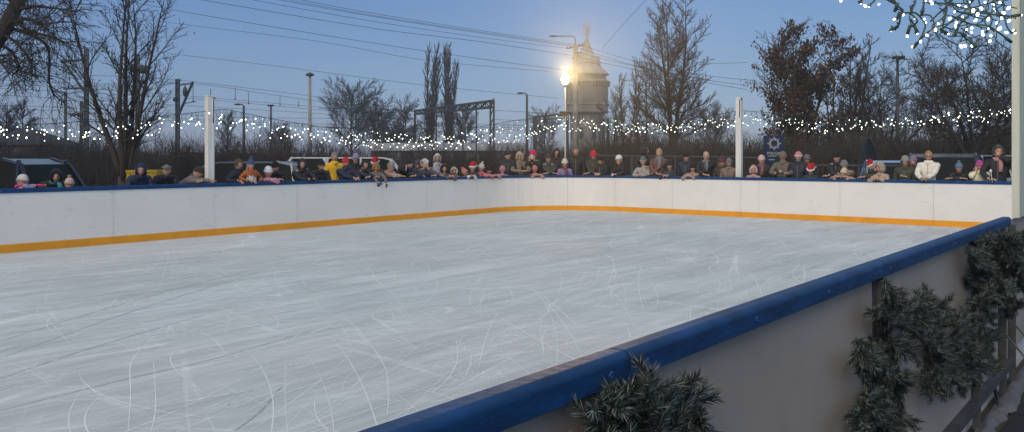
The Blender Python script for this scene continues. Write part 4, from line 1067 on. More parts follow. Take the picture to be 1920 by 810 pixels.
# ---------------------------------------------------------------- water tower
def tower():
    Y = 150; cx = 1100; c = PX(cx, HZ, Y); root = empty('water_tower', (c.x, Y, GF), 'old round water tower with conical grey metal roof and antennas on top', 'tower')
    def pr(tab): return [(r_*Y/F, EYE+(HZ-y)/F*Y-GF) for r_, y in tab]
    ST = mat('weathered_plaster', (.21, .195, .165), .85, var=.3, vscale=.6, bump=.3, bscale=3, stretch=(1, 1, .35), vdet=8)
    ZN = mat('zinc_sheet_roof', (.30, .305, .31), .6, .1, var=.25, vscale=.8, stretch=(1, 1, .2), bump=.15, bscale=2)
    m = MB(); m.lathe(pr([(2.2, 73), (9, 92), (16.5, 110), (21.5, 116.5), (26.5, 118.5), (27, 120)]), 14); m.build('upper_roof', ZN, root)
    m = MB(); m.lathe(pr([(23, 119.5), (27.5, 126), (36, 135), (42, 139.5), (42, 141.5), (36, 142.5)]), 14); m.build('lower_roof', ZN, root)
    m = MB()
    for k in range(14):
        a = 2*math.pi*k/14
        m.tube([(r_*math.cos(a), r_*math.sin(a), z) for r_, z in pr([(2.4, 73), (9.3, 92), (16.9, 110), (27, 118.3)])], .06, 4); m.tube([(r_*math.cos(a), r_*math.sin(a), z) for r_, z in pr([(24, 119), (28, 126), (36.5, 135), (42.2, 139.4)])], .06, 4)
    m.build('roof_seams', ZN, root)
    m = MB(); m.lathe(pr([(36, 142), (37, 150), (38, 151), (44, 153.5), (45, 156), (41, 158), (39, 160), (39, 194), (41.5, 195.5), (42, 198), (40, 199), (40, 208), (42, 209), (42, 211.5), (34, 213.5), (31, 216), (30.5, 290), (33, 293), (33, 299)]), 28); m.build('wall', ST, root)
    for k in range(44):
        a = 2*math.pi*k/44; 
        z = pr([(0, 158), (0, 152)]); m = None
    m = MB()
    for k in range(44):
        a = 2*math.pi*k/44; rr_ = 41*Y/F; z0 = pr([(0, 159)])[0][1]
        m.box((rr_*math.cos(a), rr_*math.sin(a), z0), (.5, .28, .7), a)
    m.build('cornice_brackets', ST, root)
    for k in range(10):
        a = 2*math.pi*(k+.3)/10; m = MB(); rr_ = 39.2*Y/F; z0, z1 = pr([(0, 190)])[0][1], pr([(0, 168)])[0][1]
        m.box((rr_*math.cos(a), rr_*math.sin(a), (z0+z1)/2), (.10, .75, z1-z0), a)
        o = m.build('window', mat('dusty_window', (.17, .165, .15), .5), root)
        f = MB(); rr2 = rr_+.06
        for dy in (-.42, .42): f.box((rr2*math.cos(a)-dy*math.sin(a), rr2*math.sin(a)+dy*math.cos(a), (z0+z1)/2), (.12, .10, z1-z0+.2), a)
        f.box((rr2*math.cos(a), rr2*math.sin(a), z1+.12), (.14, .95, .16), a); f.build('frame', ST, o)
    for k in range(8):
        a = 2*math.pi*(k+.45)/8; m = MB(); rr_ = 30.8*Y/F; z0, z1 = pr([(0, 262)])[0][1], pr([(0, 240)])[0][1]
        m.box((rr_*math.cos(a), rr_*math.sin(a), (z0+z1)/2), (.08, .7, z1-z0), a); m.build('window', mat('dark_window_glass', (.03, .035, .045), .2), root)
    d = MB(); a = R(-60); rr_ = 12*Y/F; z = pr([(0, 104)])[0][1]; a = R(-15); d.box((19*Y/F*math.cos(a), 19*Y/F*math.sin(a), pr([(0, 111)])[0][1]), (.9, .9, .8), a); d.build('dormer', ZN, root)
    AN = mat('pale_antenna', (.45, .46, .46), .5)
    m = MB(); z = pr([(0, 76), (0, 66), (0, 64)]); m.tube([(0, 0, z[0][1]), (0, 0, z[1][1]+.3)], .16, 8); m.tube([(-.5, 0, z[1][1]), (.5, 0, z[1][1])], .07, 6); m.tube([(0, -.5, z[1][1]), (0, .5, z[1][1])], .07, 6); m.build('mast', AN, root)
    for dx, dy, t0, t1 in ((-.5, 0, 45, 64), (-.25, -.5, 43, 65), (.35, .3, 44, 66), (.55, -.1, 45, 62), (.05, .5, 50, 66)):
        m = MB(); z0, z1 = pr([(0, t1), (0, t0)]); m.box((dx, dy, (z0[1]+z1[1])/2), (.20, .14, z1[1]-z0[1])); m.tube([(dx*.9, dy*.9, z0[1]-.1), (dx*.9, dy*.9, z1[1]-.2)], .04, 5); m.build('antenna', AN, root)
    m = MB(); zz = pr([(0, 213)])[0][1]
    for s in (-1, 1): m.tube([(30.8*Y/F*math.cos(R(-42+s*1.6)), 30.8*Y/F*math.sin(R(-42+s*1.6))-.1, .5), (30.8*Y/F*math.cos(R(-42+s*1.6)), 30.8*Y/F*math.sin(R(-42+s*1.6))-.1, zz)], .05, 5)
    m.build('ladder', m_steel, root)
tower()

# ---------------------------------------------------------------- poles, lamps, masts
def zt(y, Y): return EYE+(HZ-y)/F*Y
CONC = mat('grey_concrete_pole', (.30, .29, .27), .85, var=.25, vscale=3, bump=.3, bscale=20)
TEAL = mat('painted_green_steel', (.055, .085, .085), .6, .2, var=.25, vscale=2)
DKST = mat('dark_steel', (.06, .065, .07), .55, .4, var=.2, vscale=3)
def utility_pole():
    Y = 40; x = PX(1079, 0, Y).x; root = empty('utility_pole', (x, Y, GF), 'grey utility pole with curved street lamp arm in front of the water tower', 'pole')
    h = zt(84, Y)-GF; m = MB(); m.smooth = True; m.tube([(0, 0, 0), (0, 0, h*.5), (0, 0, h)], [.17, .14, .11], 10); m.build('shaft', CONC, root)
    m = MB(); m.tube([(.0, -.09, h-.5), (-.02, -.09, h+.25), (-.06, -.09, h+.36), (-.22, -.09, h+.40), (-.85, -.09, h+.40)], .022, 6); m.build('lamp_arm', DKST, root)
    m = MB(); m.smooth = True; m.ell((-1.05, -.09, h+.40), (.22, .07, .045), 12, 6); m.build('street_lamp_head', DKST, root)
    m = MB(); m.tube([(-.42, 0, h-.18), (.38, 0, h-.02)], .03, 5); m.tube([(0, -.02, h-.38), (.25, -.3, h-.42)], .025, 5); m.build('crossarm', DKST, root)
    for dx, dz in ((-.40, -.10), (-.25, -.08), (.18, .02), (.34, .06), (-.12, -.62), (.14, -.46)):
        m = MB(); m.smooth = True; m.lathe([(.012, -.08), (.018, -.02), (.035, 0), (.02, .02), (.035, .04), (.015, .07)], 8, (dx, -.02, h-.04+dz)); m.build('insulator', mat('brown_porcelain', (.10, .06, .04), .3), root)
    return x, Y, h+GF
utility_pole()
def flood_lamp():
    p, t, n_ = far_point(1060, .9); Y = p.y; x = p.x; root = empty('floodlight_pole', (x, Y, GF), 'thin white pole carrying the glaring yellow floodlight, with a brown box halfway', 'lamp')
    h = zt(156, Y)-GF; m = MB(); m.smooth = True; m.tube([(0, 0, 0), (0, 0, h*.5), (0, 0, h)], [.035, .028, .022], 8); m.build('shaft', mat('white_pole', (.62, .60, .55), .4), root)
    m = MB(); zb = zt(214, Y)-GF; m.box((-.03, .05, zb), (.27, .22, .13)); m.box((-.03, .05, zb+.075), (.30, .25, .02)); m.build('junction_box', mat('brown_box', (.16, .09, .04), .6), root)
    zl = zt(148, Y)-GF; m = MB(); m.box((0, .08, zl), (.20, .08, .28)); m.box((0, .0, zl-.2), (.05, .05, .1)); 
    for q in range(6): m.box((-.1+.04*q, .125, zl), (.008, .05, .30))
    m.build('lamp_housing', DKST, root)
    m = MB(); m.smooth = True; m.ell((0, -.03, zl), (.125, .06, .18), 16, 12)
    em_ = mat('floodlight_glass', (.9, .8, .5), .3, emit=(1, .72, .32), estr=60); m.build('lens', em_, root)
    l = bpy.data.lights.new('flood', 'SPOT'); l.energy = 6500; l.color = (1, .66, .27); l.spot_size = R(24); l.spot_blend = 1; l.shadow_soft_size = .15
    o = bpy.data.objects.new('flood_light', l); col.objects.link(o); o.parent = root; o.location = (0, -.12, zl); o.rotation_euler = (R(-91), 0, 0)
    return Vector((x, Y, zt(148, Y)))
LAMP = flood_lamp()
def lamp_pole(px, Y, ytop, r0, kind, label, m_=DKST, group='unlit lamp poles along the railway'):
    x = PX(px, 0, Y).x; root = empty('lamp_pole', (x, Y, GF), label, 'lamp pole', group); h = zt(ytop, Y)-GF
    m = MB(); m.smooth = True; m.tube([(0, 0, 0), (0, 0, h*.45), (0, 0, h)], [r0*1.3, r0, r0*.75], 8); m.build('shaft', m_, root)
    m = MB(); m.smooth = True
    if kind == 'mush': m.lathe([(.05, -.05), (.32*Y/60, .02), (.30*Y/60, .10), (.1, .22), (.02, .24)], 12, (0, 0, h))
    elif kind == 'arm': m.tube([(0, 0, h-.1), (-.1, 0, h+.08), (-.35, 0, h+.1)], .04, 6); m.ell((-.45, 0, h+.09), (.28, .12, .07), 10, 6)
    else: m.box((0, -.1, h+.05), (.5, .35, .14))
    m.build('lamp_head', DKST, root)
lamp_pole(581, 60, 142, .13, 'mush', 'tallest lamp pole with a flat round head, left of the round crowned tree', CONC)
lamp_pole(457, 62, 198, .11, 'arm', 'short lamp pole just right of the left white post')
lamp_pole(508, 75, 199, .10, 'box', 'short lamp pole with a small flat head left of the tallest lamp pole')
lamp_pole(988, 60, 177, .10, 'arm', 'lamp pole standing alone in the sky left of the glaring floodlight')
lamp_pole(1683, 42, 110, .09, 'box', 'thin lamp pole with square head among the right hand trees')
def mast(px, Y, ytop, r0, label, kind=0):
    x = PX(px, 0, Y).x; root = empty('catenary_mast', (x, Y, GF), label, 'railway mast', 'railway overhead line masts'); h = zt(ytop, Y)-GF; s = Y/F
    m = MB(); w_ = r0
    m.box((-w_*.8, 0, h/2), (w_*.35, w_*1.2, h)); m.box((w_*.8, 0, h/2), (w_*.35, w_*1.2, h)); m.box((0, 0, h/2), (w_*1.4, w_*.25, h))
    z = .5
    while z < h: m.box((0, -w_*.62, z), (w_*1.9, .02, .10)); z += .8
    m.build('column', TEAL, root)
    m = MB()
    if kind == 1:   # long strut to the left
        m.tube([(0, 0, h-20*s), (-43*s, 0, h-23*s)], .05, 5); m.tube([(-43*s, 0, h-23*s), (-4*s, 0, h-80*s)], .05, 5); m.tube([(0, 0, h-72*s), (-42*s, 0, h-75*s)], .04, 5); m.ell((-43*s, 0, h-23*s), (.13, .1, .1), 8, 5)
        m.tube([(-43*s, 0, h-23*s), (-42*s, 0, h-45*s)], .02, 4)
    if kind == 2:
        m.tube([(0, 0, h-72*s), (29*s, 0, h-5*s)], .07, 5); m.tube([(0, 0, h-12*s), (27*s, 0, h-8*s)], .04, 5); m.tube([(0, 0, h-40*s), (-7*s, 0, h-38*s)], .12, 6)
        m.tube([(14*s, 0, h-10*s), (14*s, 0, h-18*s)], .03, 4); m.ell((14*s, 0, h-24*s), (.13, .1, .28), 8, 6); m.tube([(14*s, 0, h-46*s), (34*s, 0, h-42*s)], .03, 4)
    if kind == 3:
        for q in range(5): m.ell(((4+3*q)*s, 0, h-27*s-(q % 2)*2*s), (.12, .1, .2), 8, 6)
        m.tube([(0, 0, h-26*s), (24*s, 0, h-24*s)], .05, 5); m.tube([(0, 0, h-30*s), (-14*s, 0, h-28*s)], .05, 5); m.ell((-8*s, 0, h-25*s), (.2, .15, .2), 8, 6)
    if kind == 4:
        for q, dx in enumerate((-5, 5, 9)): m.ell((dx*s*1.0-10*s, 0, h-25*s), (.18, .12, .12), 8, 5)
        m.tube([(0, 0, h-25*s), (-24*s, 0, h-24*s)], .04, 5); m.tube([(-18*s, 0, h-24*s), (-22*s, 0, h-32*s)], .04, 4)
    if m.v: m.build('bracket', DKST, root)
mast(162, 36, 92, .09, 'thick green railway mast with a long strut reaching left, seen through the multi stemmed tree', 1)
mast(258, 42, 102, .10, 'green railway mast with dark insulators among the stems of the multi stemmed tree', 3)
mast(333, 44, 148, .11, 'green railway mast with a slanting arm to its right, left of the left white post', 2)
mast(123, 48, 173, .07, 'slim railway mast left of the thick green mast', 0)
mast(153, 52, 190, .09, 'short railway mast with hanging insulators touching the thick green mast', 4)
mast(1003, 60, 218, .14, 'short bluish mast carrying the low beam left of the floodlight pole', 0)
mast(1132, 52, 222, .09, 'left one of two close bluish masts below the water tower', 0)
mast(1140, 53, 222, .09, 'right one of two close bluish masts below the water tower', 0)
def gantry():
    Y0_, Y1_ = 95, 64; root = empty('signal_gantry', (PX(850, 0, 80).x, 80, GF), 'lattice steel gantry bridge crossing in front of the poplars', 'gantry'); b = Vector(root.location)
    a = [PX(777, 207, Y0_)-b, PX(777, 214, Y0_)-b]; c = [PX(926, 188, Y1_)-b, PX(926, 200, Y1_)-b]
    m = MB()
    for off in (0, 1.0):
        o = Vector((0, off, 0)); m.tube([a[0]+o, c[0]+o], .09, 4); m.tube([a[1]+o, c[1]+o], .09, 4); n = 26
        for i in range(n):
            t0, t1 = i/n, (i+1)/n; u = a[0].lerp(c[0], t0)+o; l = a[1].lerp(c[1], t0)+o; u2 = a[0].lerp(c[0], t1)+o; l2 = a[1].lerp(c[1], t1)+o
            m.tube([l, u2] if i % 2 else [u, l2], .045, 4); m.tube([u, l], .04, 4)
    m.build('truss', DKST, root)
    for t in (0, .02, .36, .70, .84, .97, 1):
        p = a[0].lerp(c[0], t); m = MB()
        if t in (.97, 1): m.tube([Vector((p.x, p.y, p.z)), Vector((p.x, p.y, 0))], .10, 4)
        else: m.tube([p, Vector((p.x, p.y, 0 if t < .05 else (2.0 if t == .70 else 0)))], .09, 4)
        m.build('leg', DKST, root)
    m = MB()
    p, q = a[0].lerp(c[0], .97), c[0]; z = 0.
    while z < q.z: m.tube([(p.x, p.y, z), (q.x, q.y, z+.6)], .04, 4); z += .7
    m.build('leg_lattice', DKST, root)
gantry()
def beam():
    root = empty('low_beam', (PX(1003, 0, 60).x, 60, GF), 'low dark beam running right from the short bluish mast to the pole', 'beam'); b = Vector(root.location); m = MB()
    m.tube([PX(1003, 219, 60)-b, PX(1062, 214, 60)-b], .08, 4); m.tube([PX(1003, 226, 60)-b, PX(1062, 221, 60)-b], .05, 4); m.build('girder', DKST, root)
    m = MB(); p = PX(1064, 214, 60)-b; m.tube([p, (p.x, p.y, 0)], .1, 5); m.build('leg', DKST, root)
beam()
# wires: (list of (px,py)), depth at each end, sag included by the traced points
WIRE = mat('black_wire', (.02, .022, .026), .6)
wires = [
 ([(-30, -62), (240, 2), (480, 45), (800, 96), (1076, 134)], 26, 40, 'lowest of the wire fan that rises left from the utility pole'),
 ([(260, -20), (380, 0), (700, 53), (900, 78), (1072, 104)], 26, 40, 'second wire from the bottom in the fan left of the utility pole'),
 ([(380, -18), (475, 0), (700, 40), (900, 70), (1068, 91)], 26, 40, 'third wire from the bottom in the fan left of the utility pole'),
 ([(450, -14), (525, 0), (700, 31), (900, 62), (1072, 87)], 26, 40, 'fourth wire from the bottom in the fan left of the utility pole'),
 ([(470, -12), (543, 0), (700, 29), (900, 60), (1074, 85)], 26, 40, 'fifth wire from the bottom in the fan left of the utility pole'),
 ([(500, -12), (565, 0), (700, 25), (900, 57), (1076, 83)], 26, 40, 'topmost wire of the fan left of the utility pole'),
 ([(200, 25), (330, 44), (600, 78), (800, 113), (1030, 134)], 60, 75, 'wire passing behind the tops of both poplars'),
 ([(240, 88), (340, 103), (520, 124), (800, 160), (1045, 184)], 60, 75, 'wire crossing the poplars at half height'),
 ([(1082, 82), (1180, 112), (1300, 138), (1420, 152)], 40, 34, 'upper wire running right from the utility pole into the tallest bare tree'),
 ([(1084, 90), (1180, 120), (1300, 146), (1400, 160)], 40, 34, 'second wire running right from the utility pole'),
 ([(1082, 98), (1120, 108), (1200, 126), (1330, 150)], 40, 34, 'third wire running right from the utility pole across the tower roof'),
 ([(1082, 106), (1150, 122), (1250, 142), (1400, 168)], 40, 34, 'lowest wire running right from the utility pole'),
 ([(1128, 92), (1160, 55), (1225, -15)], 140, 60, 'single steep stay wire rising right from the tower roof'),
 ([(-20, 134), (160, 141), (330, 150), (600, 182), (760, 204)], 36, 85, 'highest railway wire through the multi stemmed tree'),
 ([(-20, 149), (160, 156), (360, 157), (500, 176), (620, 193), (760, 208)], 38, 85, 'railway wire just below the highest one on the left'),
 ([(-20, 156), (160, 166), (400, 184), (600, 201), (770, 216)], 38, 85, 'third railway wire from the top on the left'),
 ([(-20, 165), (160, 174), (400, 188), (600, 206), (770, 219)], 38, 85, 'fourth railway wire from the top on the left'),
 ([(-20, 177), (160, 187), (400, 201), (600, 213), (760, 224)], 44, 85, 'fifth railway wire from the top on the left'),
 ([(-20, 197), (200, 205), (440, 220), (620, 222), (760, 228), (1000, 236)], 50, 80, 'sixth railway wire from the top on the left'),
 ([(-20, 203), (200, 212), (440, 228), (760, 236), (1000, 240)], 50, 80, 'seventh railway wire from the top on the left'),
 ([(-20, 220), (160, 224), (330, 227), (620, 238), (1000, 244)], 52, 80, 'lowest railway wire close above the thicket on the left'),
 ([(925, 207), (988, 210), (1060, 215)], 64, 60, 'short wire between the gantry and the low beam'),
 ([(925, 224), (1003, 227), (1060, 228)], 64, 60, 'short lower wire between the gantry and the low beam'),
 ([(1300, 116), (1345, 119), (1400, 117)], 60, 60, 'short loose wire in the sky between the tallest bare tree and the oak'),
]
for pts, ya, yb, lb in wires:
    n = len(pts); x0, x1 = pts[0][0], pts[-1][0]; P = []
    for (x, y) in pts:
        t = (x-x0)/(x1-x0); Y = 1/((1-t)/ya+t/yb); P.append(PX(x, y, Y))
    P = smooth_path(P, 8); o = MB(); o.tube(P, [.00021*p.y+.002 for p in P], 4); tag(o.build('overhead_wire', WIRE), lb, 'wire', 'overhead wires')
m = MB()
for (x, y0_, y1_, Y) in ((441, 164, 186, 50), (466, 172, 194, 52), (525, 178, 196, 58), (395, 166, 182, 46), (560, 187, 198, 60), (120, 142, 166, 40), (362, 157, 190, 44)):
    d = empty('wire_dropper', PX(x, y1_, Y), 'vertical dropper joining two railway wires at column %s' % x, 'wire dropper', 'droppers between railway wires')
    d['label'] = {441: 'thick vertical dropper between railway wires, right of the left white post', 466: 'thin dropper directly above the short arm lamp pole', 525: 'thin dropper right of the short box head lamp pole', 395: 'thin dropper directly above the left white post', 560: 'thin dropper just left of the tallest lamp pole', 120: 'thin dropper hanging left of the thick green mast', 362: 'thin dropper at the tip of the slanting mast arm'}[x]
    q = MB(); L_ = (y1_-y0_)/F*Y; q.tube([(0, 0, 0), (0, 0, L_)], .018, 4); q.ell((0, 0, 0), (.04, .04, .07), 6, 5); q.build('rod', WIRE, d)

# ---------------------------------------------------------------- buildings far behind
def gable_house():
    Y = 50; root = empty('house', (PX(10, 0, Y).x, Y, GF), 'house with a dark hipped roof behind the thicket at the far left', 'house'); b = Vector(root.location)
    ap = zt(238, Y)-GF; ev = zt(272, Y)-GF; w_ = 62*Y/F
    m = MB(); m.add([(-w_*1.3, 0, ev), (w_, 0, ev), (w_, 6, ev), (-w_*1.3, 6, ev), (-w_*.3, 3, ap), (0, 3, ap)], [(0, 1, 5, 4), (1, 2, 5), (2, 3, 4, 5), (3, 0, 4), (0, 3, 2, 1)]); m.build('roof', mat('dark_roof_tiles', (.022, .024, .028), .8, var=.3, vscale=4), root)
    m = MB(); m.box((-w_*.15, 3, ev/2-.01), (w_*2.1, 5.4, ev-.02)); m.build('wall', mat('dull_render', (.12, .11, .10), .9, var=.2), root)
    for k in range(3):
        m = MB(); m.box((-w_+w_*.8*k, .27, ev*.55), (.7, .06, .7)); m.build('window', mat('dark_window_glass', (.03, .035, .045), .2), root)
gable_house()
def shed():
    Y = 75; xa, xb = PX(690, 0, Y).x, PX(985, 0, Y).x; root = empty('warehouse', ((xa+xb)/2, Y, GF), 'long low warehouse with a pale flat roof showing under the light string', 'building'); w_ = xb-xa; h = zt(268, Y)-GF
    m = MB(); m.box((0, 4, h-.35), (w_, 8.4, .7)); m.build('roof', mat('pale_metal_roof', (.38, .42, .48), .5, var=.15), root)
    m = MB(); m.box((0, 4, (h-.7)/2), (w_-.5, 7.8, h-.72)); m.build('wall', mat('grey_cladding', (.15, .16, .17), .7, var=.2), root)
    for k in range(6):
        m = MB(); m.box((-w_/2+w_*(k+.5)/6, .07, 1.8), (1.2, .06, .9)); m.build('window', mat('dark_window_glass', (.03, .035, .045), .2), root)
shed()
def distant(px0, px1, y, Y, label):
    xa, xb = PX(px0, 0, Y).x, PX(px1, 0, Y).x; root = empty('house', ((xa+xb)/2, Y, GF), label, 'house'); w_ = xb-xa; h = zt(y, Y)-GF
    m = MB(); m.add([(-w_/2, 0, h*.65), (w_/2, 0, h*.65), (w_/2, 8, h*.65), (-w_/2, 8, h*.65), (-w_/2, 4, h), (w_/2, 4, h)], [(0, 1, 5, 4), (2, 3, 4, 5), (1, 2, 5), (3, 0, 4), (0, 3, 2, 1)]); m.build('roof', mat('grey_roof', (.18, .19, .20), .7, var=.2), root)
    m = MB(); m.box((0, 4, h*.325), (w_*.96, 7.4, h*.64)); m.build('wall', mat('pale_render', (.42, .42, .42), .8, var=.15), root)
    for k in range(3):
        m = MB(); m.box((-w_*.3+w_*.3*k, .27, h*.35), (w_*.1, .06, h*.2)); m.build('window', mat('dark_window_glass', (.03, .035, .045), .2), root)
distant(1770, 1860, 262, 60, 'pale house glimpsed through the bare trees at far right')

# ---------------------------------------------------------------- police sign
def sign():
    Y = 33; a = PX(1432, 254, Y); b = PX(1470, 254, Y); w_ = b.x-a.x; h1 = a.z; h0 = zt(322, Y); cx = (a.x+b.x)/2
    root = empty('police_sign', (cx, Y, GF), 'tall dark blue sign board with a white starburst emblem and the word POLICJA', 'sign')
    m = MB(); m.box((0, 0, (h0+h1)/2-GF), (w_, .08, h1-h0)); m.build('board', mat('navy_sign_paint', (.008, .022, .075), .4, var=.1), root)
    for s in (-1, 1): m = MB(); m.box((s*w_*.4, .07, (h1-.05)/2), (.06, .06, h1-.1)); m.build('leg', m_steel, root)
    wm = mat('white_sign_print', (.62, .65, .70), .5)
    m = MB(); cz = zt(269, Y)-GF; u = w_/38.
    for k in range(8):
        a_ = k*math.pi/4+math.pi/2; d = Vector((math.cos(a_), 0, math.sin(a_))); q = Vector((-d.z, 0, d.x)); M = Matrix((q, Vector((0, 1, 0)), d)).transposed()
        for o, l0, l1 in ((-2.3, 5.5, 10), (0, 6, 13), (2.3, 5.5, 10)):
            if k % 2: l0, l1 = l0+.6, l1*.95
            m.box(Vector((0, -.045, cz))+d*((l0+l1)/2*u)+q*(o*u), (1.0*u, .008, (l1-l0)*u), M=M)
    m.build('emblem', wm, root)
    cu = bpy.data.curves.new('t', 'FONT'); cu.body = 'POLICJA'; cu.size = .165; cu.extrude = .003; cu.align_x = 'CENTER'; cu.space_character = 1.02
    o = bpy.data.objects.new('t', cu); col.objects.link(o); dg = bpy.context.evaluated_depsgraph_get(); me = bpy.data.meshes.new_from_object(o.evaluated_get(dg)); bpy.data.objects.remove(o)
    me.materials.clear(); me.materials.append(wm); o = bpy.data.objects.new('lettering', me); col.objects.link(o); o.parent = root; o.rotation_euler = (R(90), 0, 0); wmx = max(v.co.x for v in me.vertices)*2
    o.scale = (w_*.66/wmx,)*2+(1,); o.location = (-w_*.02, -.044, zt(289.5, Y)-GF)
    m = MB(); m.box((-w_*.10, -.044, zt(292.5, Y)-GF), (w_*.40, .006, .022)); m.box((-w_*.14, -.044, zt(299.5, Y)-GF), (w_*.32, .006, .022)); m.build('small_print', wm, root)
sign()

# ---------------------------------------------------------------- fence, yellow bin, cars
def barrier(xa, ya, Ya, xb, yb, Yb, label):
    a = PX(xa, ya, Ya); b = PX(xb, yb, Yb); root = empty('metal_fence', (a.x, a.y, GF), label, 'fence', 'metal bar fences behind the spectators'); o = Vector(root.location)
    A_ = a-o; B_ = b-o; L_ = (Vector((B_.x, B_.y))-Vector((A_.x, A_.y))).length; m = MB(); m.tube([A_, B_], .032, 6); m.build('rail', m_steel, root); m = MB(); m.tube([Vector((A_.x, A_.y, .25)), Vector((B_.x, B_.y, .25))], .025, 5); m.build('rail', m_steel, root)
    n = int(L_/.13); m = MB()
    for i in range(n+1):
        p = A_.lerp(B_, i/n); m.tube([(p.x, p.y, .25), (p.x, p.y, p.z)], .008, 4, False)
    m.build('bars', m_steel, root)
    for i in range(5):
        p = A_.lerp(B_, i/4); m = MB(); m.box((p.x, p.y, p.z/2), (.06, .06, p.z+.06)); m.build('fence_post', m_steel, root)
barrier(1105, 291.5, 30, 1432, 296, 29, 'long grey bar fence between the floodlight pole and the police sign')
barrier(1525, 310.5, 24.5, 1700, 311, 23, 'lower grey bar fence between the smiling man and the girl in grey')
def bin_():
    Y = 19.6; a = PX(237, 319, Y); b = PX(293, 319, Y); w_ = b.x-a.x; h = a.z-GF; root = empty('grit_bin', ((a.x+b.x)/2, Y+.3, GF), 'bright yellow box standing behind the adult in the navy hood', 'bin')
    ym = mat('yellow_plastic', (.62, .42, .012), .5, var=.1)
    m = MB(); m.add([(-w_/2, -.3, 0), (w_/2, -.3, 0), (w_/2, .3, 0), (-w_/2, .3, 0), (-w_/2, -.3, h-.06), (w_/2, -.3, h-.06), (w_/2, .3, h-.06), (-w_/2, .3, h-.06)], [(0, 3, 2, 1), (4, 5, 6, 7), (0, 1, 5, 4), (1, 2, 6, 5), (2, 3, 7, 6), (3, 0, 4, 7)]); m.box((-w_*.38, -.31, h*.5), (.03, .02, h-.1)); m.box((w_*.38, -.31, h*.5), (.03, .02, h-.1)); m.build('body', ym, root)
    m = MB(); m.box((0, 0, h-.03), (w_+.02, .64, .058)); m.build('lid', ym, root)
bin_()
GLS = mat('car_glass', (.006, .009, .012), .5, spec=.12)
TYRE = mat('tyre_rubber', (.012, .012, .012), .8)
def car(label, x, Y, rz, L_, W_, H_, paint, style='hatch', tail=(.45, .01, .015), cat='car', name='parked_car', glass=None):
    root = empty(name, (x, Y, GF), label, cat, 'vehicles parked behind the rink', rz); h = L_/2; g = .22
    belt = H_*.60; pm = mat('paint_'+label.split()[0]+'_'+str(int(abs(x)*10)), paint, .22, .0, spec=.6, coat=.25)
    # lower body profile (x forward +)
    low = {'hatch': [(-h, .45), (-h+.05, belt*.9), (-h+.12, belt), (h*.28, belt), (h*.80, belt*.84), (h*.97, belt*.66), (h, .45), (h*.97, g), (-h*.97, g)],
           'van': [(-h, .4), (-h, belt), (h*.55, belt), (h*.93, belt*.86), (h, .6), (h*.98, g), (-h*.98, g)]}['hatch' if style != 'van' else 'van']
    top = {'hatch': [(-h+.14, belt), (-h*.80, H_*.93), (-h*.60, H_), (h*.05, H_), (h*.18, H_*.965), (h*.52, belt)],
           'suv': [(-h+.08, belt), (-h*.86, H_*.95), (-h*.75, H_), (h*.0, H_), (h*.12, H_*.97), (h*.46, belt)],
           'van': [(-h+.03, belt), (-h*.97, H_*.93), (-h*.93, H_), (h*.38, H_), (h*.48, H_*.97), (h*.74, belt)]}[style]
    def loft(prof, ws, nm, m_, inset=None):
        vs = []; n = len(prof); k = len(ws); fs = []
        cz = sum(p[1] for p in prof)/n
        for (wy, sc) in ws:
            for (px_, pz) in prof: vs.append((px_*(1-(1-sc)*.5), wy, cz+(pz-cz)*sc if nm == 'body' else pz*(1) ))
        for i in range(k-1):
            for j in range(n):
                a = i*n+j; b = i*n+(j+1) % n; fs.append((a, b, b+n, a+n))
        fs.append(tuple(range(n))[::-1]); fs.append(tuple((k-1)*n+j for j in range(n)))
        m = MB(); m.smooth = False; m.add(vs, fs); return m
    w2 = W_/2
    m = loft(low, [(-w2, .90), (-w2+.06, .98), (-w2+.14, 1), (w2-.14, 1), (w2-.06, .98), (w2, .90)], 'body', pm); m.build('body', pm, root)
    # greenhouse: glass volume with tumblehome, then roof and pillars proud of it
    n = len(top); vs = []
    def gw(z): return w2-.05-(z-belt)/(H_-belt)*.17
    for s in (-1, 1):
        for (px_, pz) in top: vs.append((px_, s*gw(pz), pz-.012))
    fs = [tuple(range(n))[::-1], tuple(range(n, 2*n))]+[(j, (j+1) % n, (j+1) % n+n, j+n) for j in range(n)]
    m = MB(); m.add(vs, fs); m.build('glasshouse', glass or GLS, root)
    m = MB(); roof = [p for p in top if p[1] > H_*.92]; k = len(roof)
    vs = [];
    for s in (-1, 1):
        for (px_, pz) in roof: vs.append((px_, s*(gw(pz)+.006), pz+.004))
        for (px_, pz) in roof: vs.append((px_, s*(gw(pz)+.006), pz-.05))
    fs = []
    for j in range(k-1): fs += [(j, j+1, 2*k+j+1, 2*k+j), (j, k+j, k+j+1, j+1), (2*k+j, 2*k+j+1, 3*k+j+1, 3*k+j)]
    fs += [(0, 2*k, 3*k, k), (k-1, 2*k-1, 4*k-1, 3*k-1)]
    m.add(vs, fs); m.build('roof', pm, root)
    def pil(p, q, wd):
        for s in (-1, 1):
            m = MB(); a = Vector((p[0], s*(gw(p[1])+.004), p[1])); b = Vector((q[0], s*(gw(q[1])+.004), q[1])); m.tube([a, b], wd, 5); m.build('pillar', pm, root)
    pil(top[-1], top[-2], .035); pil(top[0], top[1], .05 if style != 'van' else .06); pil(top[1], top[2], .04)
    mid = (top[3][0]-h*.32, H_-.03); pil((mid[0]+.03, belt), mid, .03); pil((mid[0]-h*.55, belt), (mid[0]-h*.50, H_-.03), .045 if style != 'van' else .09)
